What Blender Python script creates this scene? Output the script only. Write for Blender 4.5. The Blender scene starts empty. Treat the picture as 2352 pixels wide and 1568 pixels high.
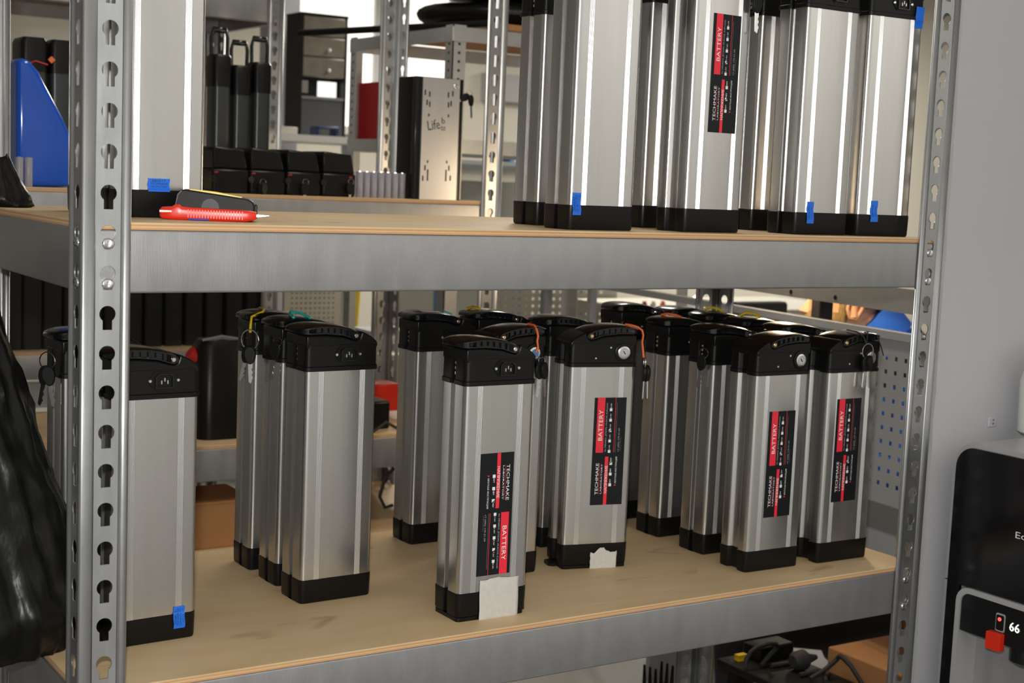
import bpy, bmesh, math, random
from mathutils import Vector, Matrix
random.seed(7)
S = bpy.context.scene
COL = S.collection
PI = math.pi
# ------------------------------------------------------------------ camera
CAMP = Vector((-0.5524, -1.7817, 0.0864)); FPX = 3329.2
YAW, PITCH, ROLL = 0.5745, -0.1107, 0.0415
_fw = Vector((math.sin(YAW)*math.cos(PITCH), math.cos(YAW)*math.cos(PITCH), math.sin(PITCH)))
_r0 = Vector((math.cos(YAW), -math.sin(YAW), 0)); _u0 = _r0.cross(_fw)
_rt = _r0*math.cos(ROLL) + _u0*math.sin(ROLL); _up = -_r0*math.sin(ROLL) + _u0*math.cos(ROLL)
cam = bpy.data.cameras.new('camera'); camo = bpy.data.objects.new('camera', cam); COL.objects.link(camo)
camo.matrix_world = Matrix(((_rt.x, _up.x, -_fw.x, CAMP.x), (_rt.y, _up.y, -_fw.y, CAMP.y), (_rt.z, _up.z, -_fw.z, CAMP.z), (0, 0, 0, 1)))
cam.sensor_fit = 'HORIZONTAL'; cam.sensor_width = 36; cam.lens = FPX/2352*36
cam.clip_start = .05; cam.clip_end = 60
cam.dof.use_dof = True; cam.dof.focus_distance = 2.15; cam.dof.aperture_fstop = 8.0
S.camera = camo
# ------------------------------------------------------------------ world and lights
wd = bpy.data.worlds.new('world'); S.world = wd; wd.use_nodes = True
wd.node_tree.nodes['Background'].inputs[0].default_value = (1.0, .96, .9, 1)
wd.node_tree.nodes['Background'].inputs[1].default_value = .09
S.view_settings.view_transform = 'Standard'; S.view_settings.look = 'None'
S.view_settings.gamma = 1; S.view_settings.exposure = 0.0
try: S.view_settings.use_curve_mapping = False
except Exception: pass
def lamp(name, kind, loc, power, color, size, aim=None, sizey=None):
    l = bpy.data.lights.new(name, kind); l.energy = power; l.color = color
    if kind == 'AREA':
        l.size = size
        if sizey: l.shape = 'RECTANGLE'; l.size_y = sizey
    else: l.shadow_soft_size = size
    o = bpy.data.objects.new(name, l); COL.objects.link(o); o.location = loc
    if aim is not None:
        o.rotation_euler = (Vector(aim)-Vector(loc)).to_track_quat('-Z', 'Y').to_euler()
    return o
lamp('camera_flash', 'POINT', CAMP + _up*.11 - _fw*.02 - _rt*.015, 108, (1, .985, .96), .022)
lamp('fill_front', 'AREA', (3.9, -2.5, 1.60), 46, (1, .97, .93), 4.0, None, .4).rotation_euler = (-.55, 0, 0)  # unseen light added to brighten the front wall that the metal mirrors
lamp('fill_aisle', 'AREA', (1.2, 1.05, 1.62), 14, (1, .93, .82), .2, (1.2, 1.05, 0), 1.4)  # overhead fill added for ambient light in the aisle, no visible source
lamp('fill_right', 'AREA', (7.2, 4.2, 1.62), 130, (1, .95, .86), .3, (7.2, 4.2, 0), 2.5)  # added light, out of view, lifts the right end of the cream wall
lamp('fill_back', 'AREA', (3.4, 3.9, 1.62), 120, (1, .95, .86), .3, (3.4, 3.6, 0), 2.5)  # fill light added to raise the background brightness, source unseen
# ------------------------------------------------------------------ pixel helpers (2352x1568 frame)
def ray(x, y): return _fw + _rt*((x-1176)/FPX) - _up*((y-784)/FPX)
def at(x, y, d): return CAMP + ray(x, y)*d
def onX(x, y, X): r = ray(x, y); return CAMP + r*((X-CAMP.x)/r.x)
def onY(x, y, Y): r = ray(x, y); return CAMP + r*((Y-CAMP.y)/r.y)
def onZ(x, y, Z): r = ray(x, y); return CAMP + r*((Z-CAMP.z)/r.z)
# ------------------------------------------------------------------ materials
M = {}
def mat(name, color, rough=.5, metal=0, spec=.5, noise=None, bump=None, emit=None, coat=0, alpha=1, trans=0, rnoise=0):
    """noise=(scale xyz, amount, color2) in object space, bump=(scale xyz, strength)"""
    m = bpy.data.materials.new(name); m.use_nodes = True; nt = m.node_tree; b = nt.nodes['Principled BSDF']
    c = (*color, 1); b.inputs['Base Color'].default_value = c
    b.inputs['Roughness'].default_value = rough; b.inputs['Metallic'].default_value = metal
    b.inputs['Specular IOR Level'].default_value = spec; b.inputs['Coat Weight'].default_value = coat
    b.inputs['Alpha'].default_value = alpha; b.inputs['Transmission Weight'].default_value = trans
    if emit: b.inputs['Emission Color'].default_value = (*emit[0], 1); b.inputs['Emission Strength'].default_value = emit[1]
    def tex(scale, detail=4):
        tc = nt.nodes.new('ShaderNodeTexCoord'); mp = nt.nodes.new('ShaderNodeMapping'); mp.inputs['Scale'].default_value = scale
        n = nt.nodes.new('ShaderNodeTexNoise'); n.inputs['Scale'].default_value = 1; n.inputs['Detail'].default_value = detail
        nt.links.new(tc.outputs['Object'], mp.inputs[0]); nt.links.new(mp.outputs[0], n.inputs['Vector']); return n
    if noise:
        n = tex(noise[0]); r = nt.nodes.new('ShaderNodeValToRGB')
        r.color_ramp.elements[0].position = .5-.5*noise[1]; r.color_ramp.elements[1].position = .5+.5*noise[1]
        r.color_ramp.elements[0].color = (*noise[2], 1); r.color_ramp.elements[1].color = c
        nt.links.new(n.outputs[0], r.inputs[0]); nt.links.new(r.outputs[0], b.inputs['Base Color'])
        if rnoise:
            mr = nt.nodes.new('ShaderNodeMapRange'); mr.inputs[3].default_value = rough-rnoise; mr.inputs[4].default_value = rough+rnoise
            nt.links.new(n.outputs[0], mr.inputs[0]); nt.links.new(mr.outputs[0], b.inputs['Roughness'])
    if bump:
        n = tex(bump[0], 3); bp = nt.nodes.new('ShaderNodeBump'); bp.inputs['Strength'].default_value = bump[1]; bp.inputs['Distance'].default_value = .002
        nt.links.new(n.outputs[0], bp.inputs['Height']); nt.links.new(bp.outputs[0], b.inputs['Normal'])
    M[name] = m; return m
mat('alu', (.66, .655, .645), .235, .93, noise=((60, 60, 3), .8, (.56, .55, .53)), bump=((900, 900, 900), .04))
mat('alu_rib', (.84, .84, .84), .26, 1)
mat('alu_plate', (.78, .78, .79), .3, 1, noise=((40, 40, 6), .7, (.68, .69, .70)))
mat('galv', (.50, .51, .515), .36, .9, noise=((45, 45, 12), .7, (.40, .41, .42)), bump=((250, 250, 60), .05), rnoise=.08)
mat('galv_beam', (.43, .43, .435), .40, .80, noise=((30, 30, 10), .6, (.35, .35, .355)), bump=((900, 900, 30), .10), rnoise=.1)
mat('galv_light', (.62, .63, .62), .4, .75, noise=((30, 30, 30), .7, (.54, .55, .54)))
mat('steel', (.75, .75, .76), .22, 1)
mat('brass', (.75, .58, .3), .3, 1)
mat('black', (.006, .0058, .0056), .34, 0, .24, bump=((700, 700, 700), .02))
mat('black_gloss', (.005, .005, .006), .17, 0, .5)
mat('black_matte', (.009, .009, .009), .45, 0, .18)
mat('bag', (.005, .005, .005), .33, 0, .22, bump=((45, 45, 20), .9))
mat('rubber', (.02, .02, .02), .7)
mat('label_black', (.008, .009, .011), .42, 0, .25)
mat('label_red', (.80, .022, .045), .45)
mat('print_white', (.80, .80, .80), .5)
mat('print_grey', (.38, .39, .40), .5)
mat('ink', (.006, .006, .006), .4)
mat('blue_tape', (.008, .15, .72), .4)
mat('ink_blue', (.002, .02, .10), .5)
mat('paper_tape', (.62, .60, .55), .75, noise=((120, 120, 120), .7, (.52, .50, .46)), bump=((160, 160, 160), .25))
mat('wall_white', (.82, .82, .80), .8)
mat('wall', (.50, .50, .525), .75, noise=((3, 3, 3), .8, (.47, .47, .49)), bump=((14, 14, 14), .12))
mat('wall_cream', (.70, .66, .56), .8, noise=((2, 2, 2), .8, (.66, .62, .53)))
mat('wall_grey', (.45, .45, .45), .8)
mat('floor', (.27, .26, .24), .6, noise=((3, 3, 3), .7, (.20, .19, .18)), bump=((12, 12, 12), .2))
mat('ceiling', (.7, .69, .66), .9)
mat('yellow', (.80, .55, .01), .35)
mat('red', (.72, .028, .008), .3)
mat('red_dull', (.48, .012, .012), .55, noise=((40, 40, 40), .8, (.42, .01, .01)))
mat('blue', (.003, .075, .48), .14, 0, .6, noise=((9, 9, 9), .6, (.003, .085, .56)), bump=((18, 18, 18), .12))
mat('cloth_blue', (.02, .13, .62), .85, bump=((60, 60, 60), .3))
mat('cloth_black', (.01, .01, .012), .85)
mat('skin', (.75, .42, .24), .5, noise=((30, 30, 30), .8, (.70, .36, .20)))
mat('hair', (.42, .28, .10), .6, noise=((240, 240, 90), .9, (.12, .08, .03)), bump=((260, 260, 90), .6))
mat('cardboard', (.42, .20, .075), .8, noise=((20, 20, 20), .8, (.36, .17, .06)))
mat('orange', (.75, .15, .03), .5)
mat('teal', (.02, .42, .38), .5)
mat('grey_plastic', (.17, .17, .17), .5)
mat('drawer', (.20, .17, .13), .25, 0, .6, noise=((14, 14, 14), .6, (.12, .105, .085)))
mat('cell', (.30, .29, .34), .35)
mat('window_light', (.9, .9, .85), .5, emit=((1, .97, .86), 1.05))
mat('screen_light', (.9, .9, .85), .5, emit=((1, 1, .95), 1.0))
mat('lamp_light', (1, 1, 1), .5, emit=((1, .95, .75), 3.0))
mat('led_white', (.9, .9, .9), .5, emit=((1, 1, .85), 2.2))
mat('led_red', (.9, .1, .1), .5, emit=((1, .05, .05), 2.0))
mat('panel_grey', (.36, .37, .38), .5, noise=((5, 5, 5), .8, (.34, .35, .36)))
mat('panel_cream', (.55, .52, .45), .6)
mat('white', (.72, .72, .70), .5)
mat('glass_blue', (.05, .19, .40), .2)
mat('trim_silver', (.50, .50, .50), .35, .35)
mat('mirror_panel', (.42, .42, .42), .3, .4, noise=((8, 8, 8), .7, (.32, .32, .32)))
mat('string', (.01, .01, .01), .6)
mat('bag_clear', (.7, .75, .8), .15, 0, .6, alpha=.55)
mat('dark_grey', (.055, .055, .055), .6)
mat('void', (.012, .011, .011), .8)
def wood(name, c1, c2, c3, axis):
    m = bpy.data.materials.new(name); m.use_nodes = True; nt = m.node_tree; b = nt.nodes['Principled BSDF']
    b.inputs['Roughness'].default_value = .5; b.inputs['Specular IOR Level'].default_value = .35
    tc = nt.nodes.new('ShaderNodeTexCoord')
    def nz(scale, det, p0, p1, ca, cb):
        mp = nt.nodes.new('ShaderNodeMapping'); mp.inputs['Scale'].default_value = scale
        n = nt.nodes.new('ShaderNodeTexNoise'); n.inputs['Scale'].default_value = 1; n.inputs['Detail'].default_value = det; n.inputs['Distortion'].default_value = .6
        r = nt.nodes.new('ShaderNodeValToRGB'); r.color_ramp.elements[0].position = p0; r.color_ramp.elements[1].position = p1
        r.color_ramp.elements[0].color = ca; r.color_ramp.elements[1].color = cb
        nt.links.new(tc.outputs['Object'], mp.inputs[0]); nt.links.new(mp.outputs[0], n.inputs['Vector']); nt.links.new(n.outputs[0], r.inputs[0]); return r
    a = nz((5, 22, 5), 5, .3, .7, (*c2, 1), (*c1, 1))
    k = nz((7, 15, 7), 2, .655, .74, (1, 1, 1, 1), (*c3, 1))
    s = nz((3, 3, 3), 3, .35, .6, (.90, .90, .90, 1), (1, 1, 1, 1))
    def mul(x, y):
        mx = nt.nodes.new('ShaderNodeMixRGB'); mx.blend_type = 'MULTIPLY'; mx.inputs[0].default_value = 1
        nt.links.new(x, mx.inputs[1]); nt.links.new(y, mx.inputs[2]); return mx.outputs[0]
    nt.links.new(mul(mul(a.outputs[0], k.outputs[0]), s.outputs[0]), b.inputs['Base Color'])
    M[name] = m
wood('ply', (.70, .53, .31), (.64, .46, .25), (.74, .64, .57), 0)
mat('ply_edge', (.60, .34, .16), .7, noise=((6, 6, 900), .6, (.50, .27, .13)))
mat('ply_core', (.66, .46, .25), .7, noise=((6, 6, 900), .6, (.58, .38, .2)))
# ------------------------------------------------------------------ mesh helpers
class MB:
    def __init__(s): s.v = []; s.f = []; s.m = []
    def add(s, vs, fs, mi=0):
        o = len(s.v); s.v += [tuple(p) for p in vs]; s.f += [[i+o for i in f] for f in fs]; s.m += [mi]*len(fs); return s
    def box(s, c, d, mi=0, rz=0, R=None):
        x, y, z = d[0]/2, d[1]/2, d[2]/2
        vs = [Vector(p) for p in ((-x, -y, -z), (x, -y, -z), (x, y, -z), (-x, y, -z), (-x, -y, z), (x, -y, z), (x, y, z), (-x, y, z))]
        if rz: R = Matrix.Rotation(rz, 3, 'Z')
        if R: vs = [R @ p for p in vs]
        c = Vector(c)
        return s.add([p+c for p in vs], [(0, 3, 2, 1), (4, 5, 6, 7), (0, 1, 5, 4), (1, 2, 6, 5), (2, 3, 7, 6), (3, 0, 4, 7)], mi)
    def bx(s, x0, x1, y0, y1, z0, z1, mi=0): return s.box(((x0+x1)/2, (y0+y1)/2, (z0+z1)/2), (x1-x0, y1-y0, z1-z0), mi)
    def prism(s, poly, a, b, axis='z', mi=0):
        """poly of 2D points, extruded from a to b along axis (x: poly=(y,z); y: poly=(x,z); z: poly=(x,y))"""
        def p3(p, t): return {'x': (t, p[0], p[1]), 'y': (p[0], t, p[1]), 'z': (p[0], p[1], t)}[axis]
        n = len(poly); vs = [p3(p, a) for p in poly]+[p3(p, b) for p in poly]
        return s.add(vs, [list(range(n))[::-1], list(range(n, 2*n))]+[(i, (i+1) % n, n+(i+1) % n, n+i) for i in range(n)], mi)
    def loft(s, rings, mi=0, cap=True, closed=True):
        n = len(rings[0]); vs = [p for r in rings for p in r]; fs = []
        for k in range(len(rings)-1):
            for i in range(n if closed else n-1): fs.append((k*n+i, k*n+(i+1) % n, (k+1)*n+(i+1) % n, (k+1)*n+i))
        if cap and closed: fs += [list(range(n))[::-1], [(len(rings)-1)*n+i for i in range(n)]]
        return s.add(vs, fs, mi)
    def cyl(s, a, b, r, r2=None, n=14, mi=0, cap=True):
        a, b = Vector(a), Vector(b); r2 = r if r2 is None else r2; d = (b-a).normalized()
        u = d.orthogonal().normalized(); w = d.cross(u)
        return s.loft([[p+u*math.cos(2*PI*i/n)*q+w*math.sin(2*PI*i/n)*q for i in range(n)] for p, q in ((a, r), (b, r2))], mi, cap)
    def tube(s, pts, r, n=8, mi=0, closed=False):
        pts = [Vector(p) for p in pts]; rings = []; up = None; N = len(pts)
        for i, p in enumerate(pts):
            d = (pts[(i+1) % N]-pts[i-1]) if closed else (pts[min(i+1, N-1)]-pts[max(i-1, 0)])
            d.normalize()
            if up is None: up = d.orthogonal().normalized()
            up = (up-d*up.dot(d)).normalized(); w = d.cross(up); q = r[i] if isinstance(r, (list, tuple)) else r
            rings.append([p+up*math.cos(2*PI*k/n)*q+w*math.sin(2*PI*k/n)*q for k in range(n)])
        if closed: rings.append(rings[0])
        return s.loft(rings, mi, not closed)
    def lathe(s, prof, c=(0, 0, 0), axis='z', n=20, mi=0):
        c = Vector(c); rings = []
        for r, t in prof:
            ring = []
            for i in range(n):
                a = 2*PI*i/n; x, y = math.cos(a)*r, math.sin(a)*r
                ring.append(c+Vector({'z': (x, y, t), 'y': (x, t, y), 'x': (t, x, y)}[axis]))
            rings.append(ring)
        return s.loft(rings, mi)
    def mesh(s, name, mats, smooth=None, recalc=True):
        me = bpy.data.meshes.new(name); me.from_pydata(s.v, [], s.f)
        for k in (mats if isinstance(mats, (list, tuple)) else [mats]): me.materials.append(M[k])
        if any(s.m): me.polygons.foreach_set('material_index', s.m)
        if recalc:
            bm = bmesh.new(); bm.from_mesh(me); bmesh.ops.recalc_face_normals(bm, faces=bm.faces); bm.to_mesh(me); bm.free()
        if smooth is not None:
            me.shade_smooth(); me.set_sharp_from_angle(angle=math.radians(smooth))
        me.update(); return me
def obj(name, me, parent=None, loc=None, rz=0, bevel=0, seg=2, solid=0):
    o = bpy.data.objects.new(name, me); COL.objects.link(o)
    if parent is not None: o.parent = parent
    if loc is not None: o.location = loc
    if rz: o.rotation_euler.z = rz
    if solid:
        k = o.modifiers.new('thickness', 'SOLIDIFY'); k.thickness = solid; k.offset = 0
    if bevel:
        k = o.modifiers.new('bevel', 'BEVEL'); k.width = bevel; k.segments = seg; k.limit_method = 'ANGLE'; k.angle_limit = math.radians(35)
        o.data.shade_smooth(); o.data.set_sharp_from_angle(angle=math.radians(50))
    return o
def tag(o, label, cat, group=None):
    o['label'] = label; o['category'] = cat
    if group: o['group'] = group
    return o
def thing(name, label, cat, loc=(0, 0, 0), rz=0, group=None):
    o = bpy.data.objects.new(name, None); COL.objects.link(o); o.location = loc; o.rotation_euler = (0, 0, rz); o.empty_display_size = .05
    return tag(o, label, cat, group)
def struct(name, me, **k):
    o = obj(name, me, **k); o['kind'] = 'structure'; return o
def rrect(x0, x1, y0, y1, r, n=4):
    out = []
    for cx, cy, a0 in ((x1-r, y0+r, -90), (x1-r, y1-r, 0), (x0+r, y1-r, 90), (x0+r, y0+r, 180)):
        for i in range(n+1): a = math.radians(a0+90*i/n); out.append((cx+r*math.cos(a), cy+r*math.sin(a)))
    return out
_tc = {}
def text_mesh(items, mats, name):
    """items: (string, height, pos(u,v), angle, material index, x scale); flat mesh in the XY plane"""
    mb = MB()
    for s_, h, p, ang, mi, xs in items:
        if s_ not in _tc:
            cu = bpy.data.curves.new('t', 'FONT'); cu.body = s_; cu.size = 1; cu.resolution_u = 2
            o = bpy.data.objects.new('t', cu); COL.objects.link(o); dg = bpy.context.evaluated_depsgraph_get()
            me = bpy.data.meshes.new_from_object(o.evaluated_get(dg))
            _tc[s_] = ([v.co.copy() for v in me.vertices], [list(q.vertices) for q in me.polygons])
            bpy.data.objects.remove(o); bpy.data.curves.remove(cu); bpy.data.meshes.remove(me)
        vs, fs = _tc[s_]
        if not vs: continue
        x0 = min(v.x for v in vs); x1 = max(v.x for v in vs); k = h/.72
        if xs > 0: kx = k*xs
        else: kx = -xs/max(1e-6, x1-x0)          # negative: total run length
        c, s = math.cos(ang), math.sin(ang); out = []
        for v in vs:
            a, b = (v.x-(x0+x1)/2)*kx, (v.y-.36)*k
            out.append((p[0]+a*c-b*s, p[1]+a*s+b*c, 0))
        mb.add(out, fs, mi)
    return mb
# ================================================================== setting
FZ = -1.42
struct('floor', MB().bx(-3, 12, -3.5, 6.6, FZ-.05, FZ).mesh('floor', 'floor'))
struct('ceiling', MB().bx(-3, 12, -3.6, 6.6, 1.7, 1.75).mesh('ceiling', 'ceiling'))
struct('wall_front', MB().bx(-3, 12, -3.6, -3.5, FZ, 1.7).mesh('wall', 'wall_white'))
struct('wall_back', MB().bx(-3, 12, 6.5, 6.6, FZ, 1.7).mesh('wall', 'wall_cream'))
struct('wall_left', MB().bx(-3, -2.9, .2, 6.5, FZ, 1.7).mesh('wall', 'wall_grey'))
w = MB()
edge = []
nz_ = 60
for i in range(nz_+1):
    z = FZ+(1.7-FZ)*i/nz_; edge.append((z, 1.562+random.uniform(-.0016, .0016)))
rings = [[(x, .03, z), (3.6, .03, z), (3.6, .058, z), (x, .058, z)] for z, x in edge]
w.loft(rings)
struct('wall_right', w.mesh('wall', 'wall'))
# ================================================================== racks
PITCH_, ZT, BT, BB = .05, .0143, .0053, -.0747
def keyhole_ring(hw, z0, z1):
    r, sw, sb = .0103, .006, .020
    ja = math.acos(sw/r)                       # junction angle below the x axis
    angs = [-ja+(PI+2*ja)*i/14 for i in range(15)]
    for cx, cz in ((sw, -sb), (-sw, -sb)): angs.append(math.atan2(cz, cx))
    for cx, cz in ((hw, z0), (hw, z1), (-hw, z0), (-hw, z1)): angs.append(math.atan2(cz, cx))
    angs = sorted(set(round(math.atan2(math.sin(a), math.cos(a)), 5) for a in angs))
    inn, out = [], []
    for a in angs:
        c, s = math.cos(a), math.sin(a)
        ri = r
        if s < 0 and abs(c)*r < sw+1e-6 and -r*s > r*math.sin(ja)-1e-6:
            ri = min(sw/max(abs(c), 1e-6), sb/abs(s))
        t = min(hw/max(abs(c), 1e-9), (z1 if s > 0 else -z0)/max(abs(s), 1e-9))
        inn.append((c*ri, s*ri)); out.append((c*t, s*t))
    return inn, out
def post_mesh(name, sx, sy, k0, k1, material='galv'):
    """angle post; the corner lies at x=-.033*sx, the front flange faces -y*sy; hole rows k0..k1"""
    mb = MB(); z0, z1 = k0*PITCH_-.028, k1*PITCH_+.022
    def strip(poly):
        for (xa, ya), (xb, yb) in zip(poly, poly[1:]):
            mb.add([(xa*sx, ya*sy, z0), (xb*sx, yb*sy, z0), (xb*sx, yb*sy, z1), (xa*sx, ya*sy, z1)], [(0, 1, 2, 3)])
    cor = [(-.033+.003*(1-math.cos(a)), .003*(1-math.sin(a))) for a in [PI/2*i/4 for i in range(5)]]
    strip([(-.0155, .002), (-.0175, .0015), (-.0190, 0)]+cor[::-1]+[(-.033, .0075), (-.0315, .009), (-.031, .0105)])
    strip([(.0155, .002), (.0170, .0018), (.0183, .0003), (.0205, -.0010), (.0235, -.0012), (.0262, -.0003), (.0278, .0014), (.0283, .0026)])
    strip([(-.031, .0415), (-.0312, .0432), (-.0327, .0445), (-.0342, .0467), (-.0342, .0497), (-.0333, .0522), (-.0312, .054), (-.027, .0545)])
    inn, out = keyhole_ring(.0155, -.028, .022); n = len(inn)
    for k in range(k0, k1+1):
        z = k*PITCH_
        for side in (0, 1):
            if side == 0: f = lambda p: (p[0]*sx, .002*sy, z+p[1])
            else: f = lambda p: (-.031*sx, (.026+p[0])*sy, z+p[1])
            mb.add([f(p) for p in inn]+[f(p) for p in out], [(i, (i+1) % n, n+(i+1) % n, n+i) for i in range(n)])
    me = mb.mesh(name, material, recalc=False)
    bm = bmesh.new(); bm.from_mesh(me); bmesh.ops.remove_doubles(bm, verts=bm.verts, dist=1e-5); bmesh.ops.recalc_face_normals(bm, faces=bm.faces); bm.to_mesh(me); bm.free()
    me.shade_smooth(); me.set_sharp_from_angle(angle=math.radians(40))
    for q in me.polygons:
        xs = [me.vertices[i].co for i in q.vertices]
        if max(v.z for v in xs)-min(v.z for v in xs) < .06: q.use_smooth = False
    return me
def rivet_mesh():
    mb = MB(); n = 16; rings = []
    prof = [(.0086, .003), (.0086, .0006), (.0080, -.0012), (.006, -.0020), (.003, -.0013), (.0012, -.0010)]
    for r, t in prof: rings.append([(r*math.cos(2*PI*i/n)*1.0, t+(-.0012*abs(math.cos(2*PI*i/n)) if t < 0 else 0), r*math.sin(2*PI*i/n)*.80) for i in range(n)])
    mb.loft(rings); return mb.mesh('rivet', 'steel', 60)
RIV = rivet_mesh()
def cbeam(L, h, mat_, t=.0015, lip=.022):
    """C-section beam along +x from 0..L, outer face at y=0, web height from -h..0"""
    mb = MB(); r = .003
    prof = [(lip, 0), (r, 0)]+[(r-r*math.sin(a), -r+r*math.cos(a)) for a in (PI/6, PI/3)]+[(0, -r), (0, -h+r)]+[(r-r*math.cos(a), -h+r-r*math.sin(a)) for a in (PI/6, PI/3)]+[(r, -h), (lip, -h)]
    inner = [(lip, -t), (r+t*.3, -t), (t, -r-t*.3), (t, -h+r), (r, -h+t), (lip, -h+t)]
    poly = prof+inner[::-1]
    mb.prism(poly, 0, L, 'x'); return mb.mesh('beam', mat_, 40)
def rack(label, X0, Y0, W, D, levels, k0, k1, posts='0123', lower=BB, detail=True, fronts=None):
    """W, D between hole centres of the posts; levels: z offsets of the shelves"""
    t = thing('shelving_rack', label, 'shelving rack', (X0, Y0, FZ)); o = -FZ
    for ch, (px, py, sx, sy) in zip('0123', ((0, 0, 1, 1), (W, 0, -1, 1), (0, D, 1, -1), (W, D, -1, -1))):
        if ch in posts: obj('post', post_mesh('post', sx, sy, k0, k1), t, (px, py, o), solid=.0016)
    h = BT-BB
    fm = cbeam(W+.044, h, 'galv_beam'); sm = cbeam(D+.0-.012, h, 'galv_beam')
    for dz in levels:
        zt = BT+dz+o
        f = obj('beam', fm, t, (-.022, .0045, zt)); b = obj('beam', fm, t, (W+.022, D-.0045, zt), PI)
        l = obj('beam', sm, t, (-.0285, D-.006, zt), -PI/2); r = obj('beam', sm, t, (W+.0285, .006, zt), PI/2)
        if detail:
            for k in (0, -1):
                zz = dz+k*PITCH_-.0125-(BT+dz)
                for x in (.022, W+.022): obj('rivet', RIV, f, (x, -.0028, zz))
                for q, x in ((l, D-.006-.026),): obj('rivet', RIV, q, (x, -.0028, zz))
    return t
def ply(label, X0, X1, Y0, Y1, z, th=.009, group=None):
    t = thing('plywood_shelf', label, 'shelf board', ((X0+X1)/2, (Y0+Y1)/2, z-th), 0, group)
    a, b = (X1-X0)/2, (Y1-Y0)/2
    obj('veneer', MB().bx(-a, a, -b, b, th-.0022, th).mesh('veneer', ['ply']), t)
    obj('ply_layer', MB().bx(-a+.0004, a-.0004, -b+.0008, b-.0008, th-.0045, th-.0022).mesh('ply', 'ply_edge'), t)
    obj('ply_layer', MB().bx(-a+.0004, a-.0004, -b+.0002, b-.0002, th-.0066, th-.0045).mesh('ply', 'ply_core'), t)
    obj('ply_layer', MB().bx(-a+.0004, a-.0004, -b+.0008, b-.0008, 0, th-.0066).mesh('ply', 'ply_edge'), t)
    return t
RW, RD = 1.486, .6083
rack('galvanized steel shelving rack holding the silver batteries beside the white wall', 0, 0, RW, RD, [0, -.6], -26, 12)
ply('plywood shelf board under the red cutter and tape measure', -.0255, RW+.0255, .0044, RD-.0044, ZT)
ply('plywood shelf board under the battery wrapped with white tape', -.0255, RW+.0255, .0044, RD-.0044, ZT-.6)
R2Y = 1.5; R2Z = .0125
rack('galvanized rack across the aisle carrying black packs and a blue cover', 0, R2Y, RW, .6, [R2Z, -.595, -.86], -25, 12, '013', detail=False)
ply('plywood shelf board under the black key-locked packs', -.0255, RW+.0255, R2Y+.0044, R2Y+.5956, ZT+R2Z)
ply('plywood shelf board under the tall black canister', -.0255, RW+.0255, R2Y+.0044, R2Y+.5956, ZT-.595)
rack('galvanized rack standing back to back behind the black packs', 0.03, 2.165, RW, .6, [-.6], -25, 14, '1', detail=False)
R4Y = 2.95
rack('farthest galvanized rack with a high grey shelf above dark tall batteries', 0, R4Y, RW, .6, [.665, -.545], -25, 18, '13', detail=False)
ply('plywood shelf board under the row of tall black batteries', -.0255, RW+.0255, R4Y+.0044, R4Y+.5956, ZT-.545)
ply('plywood shelf board high on the farthest rack', -.0255, RW+.0255, R4Y+.0044, R4Y+.5956, ZT+.665)
# ================================================================== batteries
BW, BD = .0625, .0365
def arc(cx, cy, r, a0, a1, n=5): return [(cx+r*math.cos(math.radians(a0+(a1-a0)*i/n)), cy+r*math.sin(math.radians(a0+(a1-a0)*i/n))) for i in range(n+1)]
def outline(off=0.0):
    w, d, r = BW, BD, .0085; p = []
    p += arc(-w+r, -d+r, r, 180, 270)
    p += arc(w-r, -d+r, r, 270, 360)
    # low end (x=+w): wide shallow channel with rounded ridges
    p += arc(w-.004, -.016, .004, 0, 70, 3)+[(w-.0075, -.0095), (w-.0085, -.006), (w-.0085, .006), (w-.0075, .0095)]+arc(w-.004, .016, .004, -70, 0, 3)
    p += arc(w-r, d-r, r, 0, 90)+arc(-w+r, d-r, r, 90, 180)
    # high end: narrow deep channel
    p += [(-w, .0065), (-w+.0008, .0055), (-w+.0085, .0050), (-w+.0085, -.0050), (-w+.0008, -.0055), (-w, -.0065)]
    if not off: return p
    n = len(p); out = []
    for i in range(n):
        a, b = Vector(p[i-1]), Vector(p[(i+1) % n]); t = (b-a).normalized(); nrm = Vector((t.y, -t.x)); q = Vector(p[i])+nrm*off; out.append((q.x, q.y))
    return out
def ring(off, z): return [(x, y, z) for x, y in outline(off)]
_bc = {}
def body_mesh(hb):
    k = ('body', round(hb, 4))
    if k not in _bc: _bc[k] = MB().loft([ring(0, .03), ring(0, hb+.004)]).mesh('body', 'alu', 35)
    return _bc[k]
def strip_mesh(hb):
    k = ('strip', round(hb, 4))
    if k not in _bc:
        mb = MB(); n = 6; w = .0100; pts = []
        for i in range(n):
            for j in range(5):
                a = PI*j/4; pts.append((-w/2+w*(i+.5)/n-math.cos(a)*w/n/2, -math.sin(a)*.00055))
        mb.loft([[(x, y, z) for x, y in pts]+[(w/2, .0006, z), (-w/2, .0006, z)] for z in (.037, hb)])
        _bc[k] = mb.mesh('ribbed_strip', 'alu_rib', 80)
    return _bc[k]
def bottom_cap_mesh():
    if 'bc' not in _bc: _bc['bc'] = MB().loft([ring(-.0030, 0), ring(-.0005, .0012), ring(.0004, .004), ring(.0012, .034), ring(.0012, .0375), ring(.0003, .0382)]).mesh('bottom_cap', 'black', 35)
    return _bc['bc']
def cap_base_mesh():
    if 'cb' not in _bc: _bc['cb'] = MB().loft([ring(.0018, -.005), ring(.0024, -.0045), ring(.0024, .0015), ring(.0018, .0022), ring(.0006, .0026), ring(.0002, .035), ring(-.003, .0375)]).mesh('cap_base', 'black', 35)
    return _bc['cb']
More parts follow.
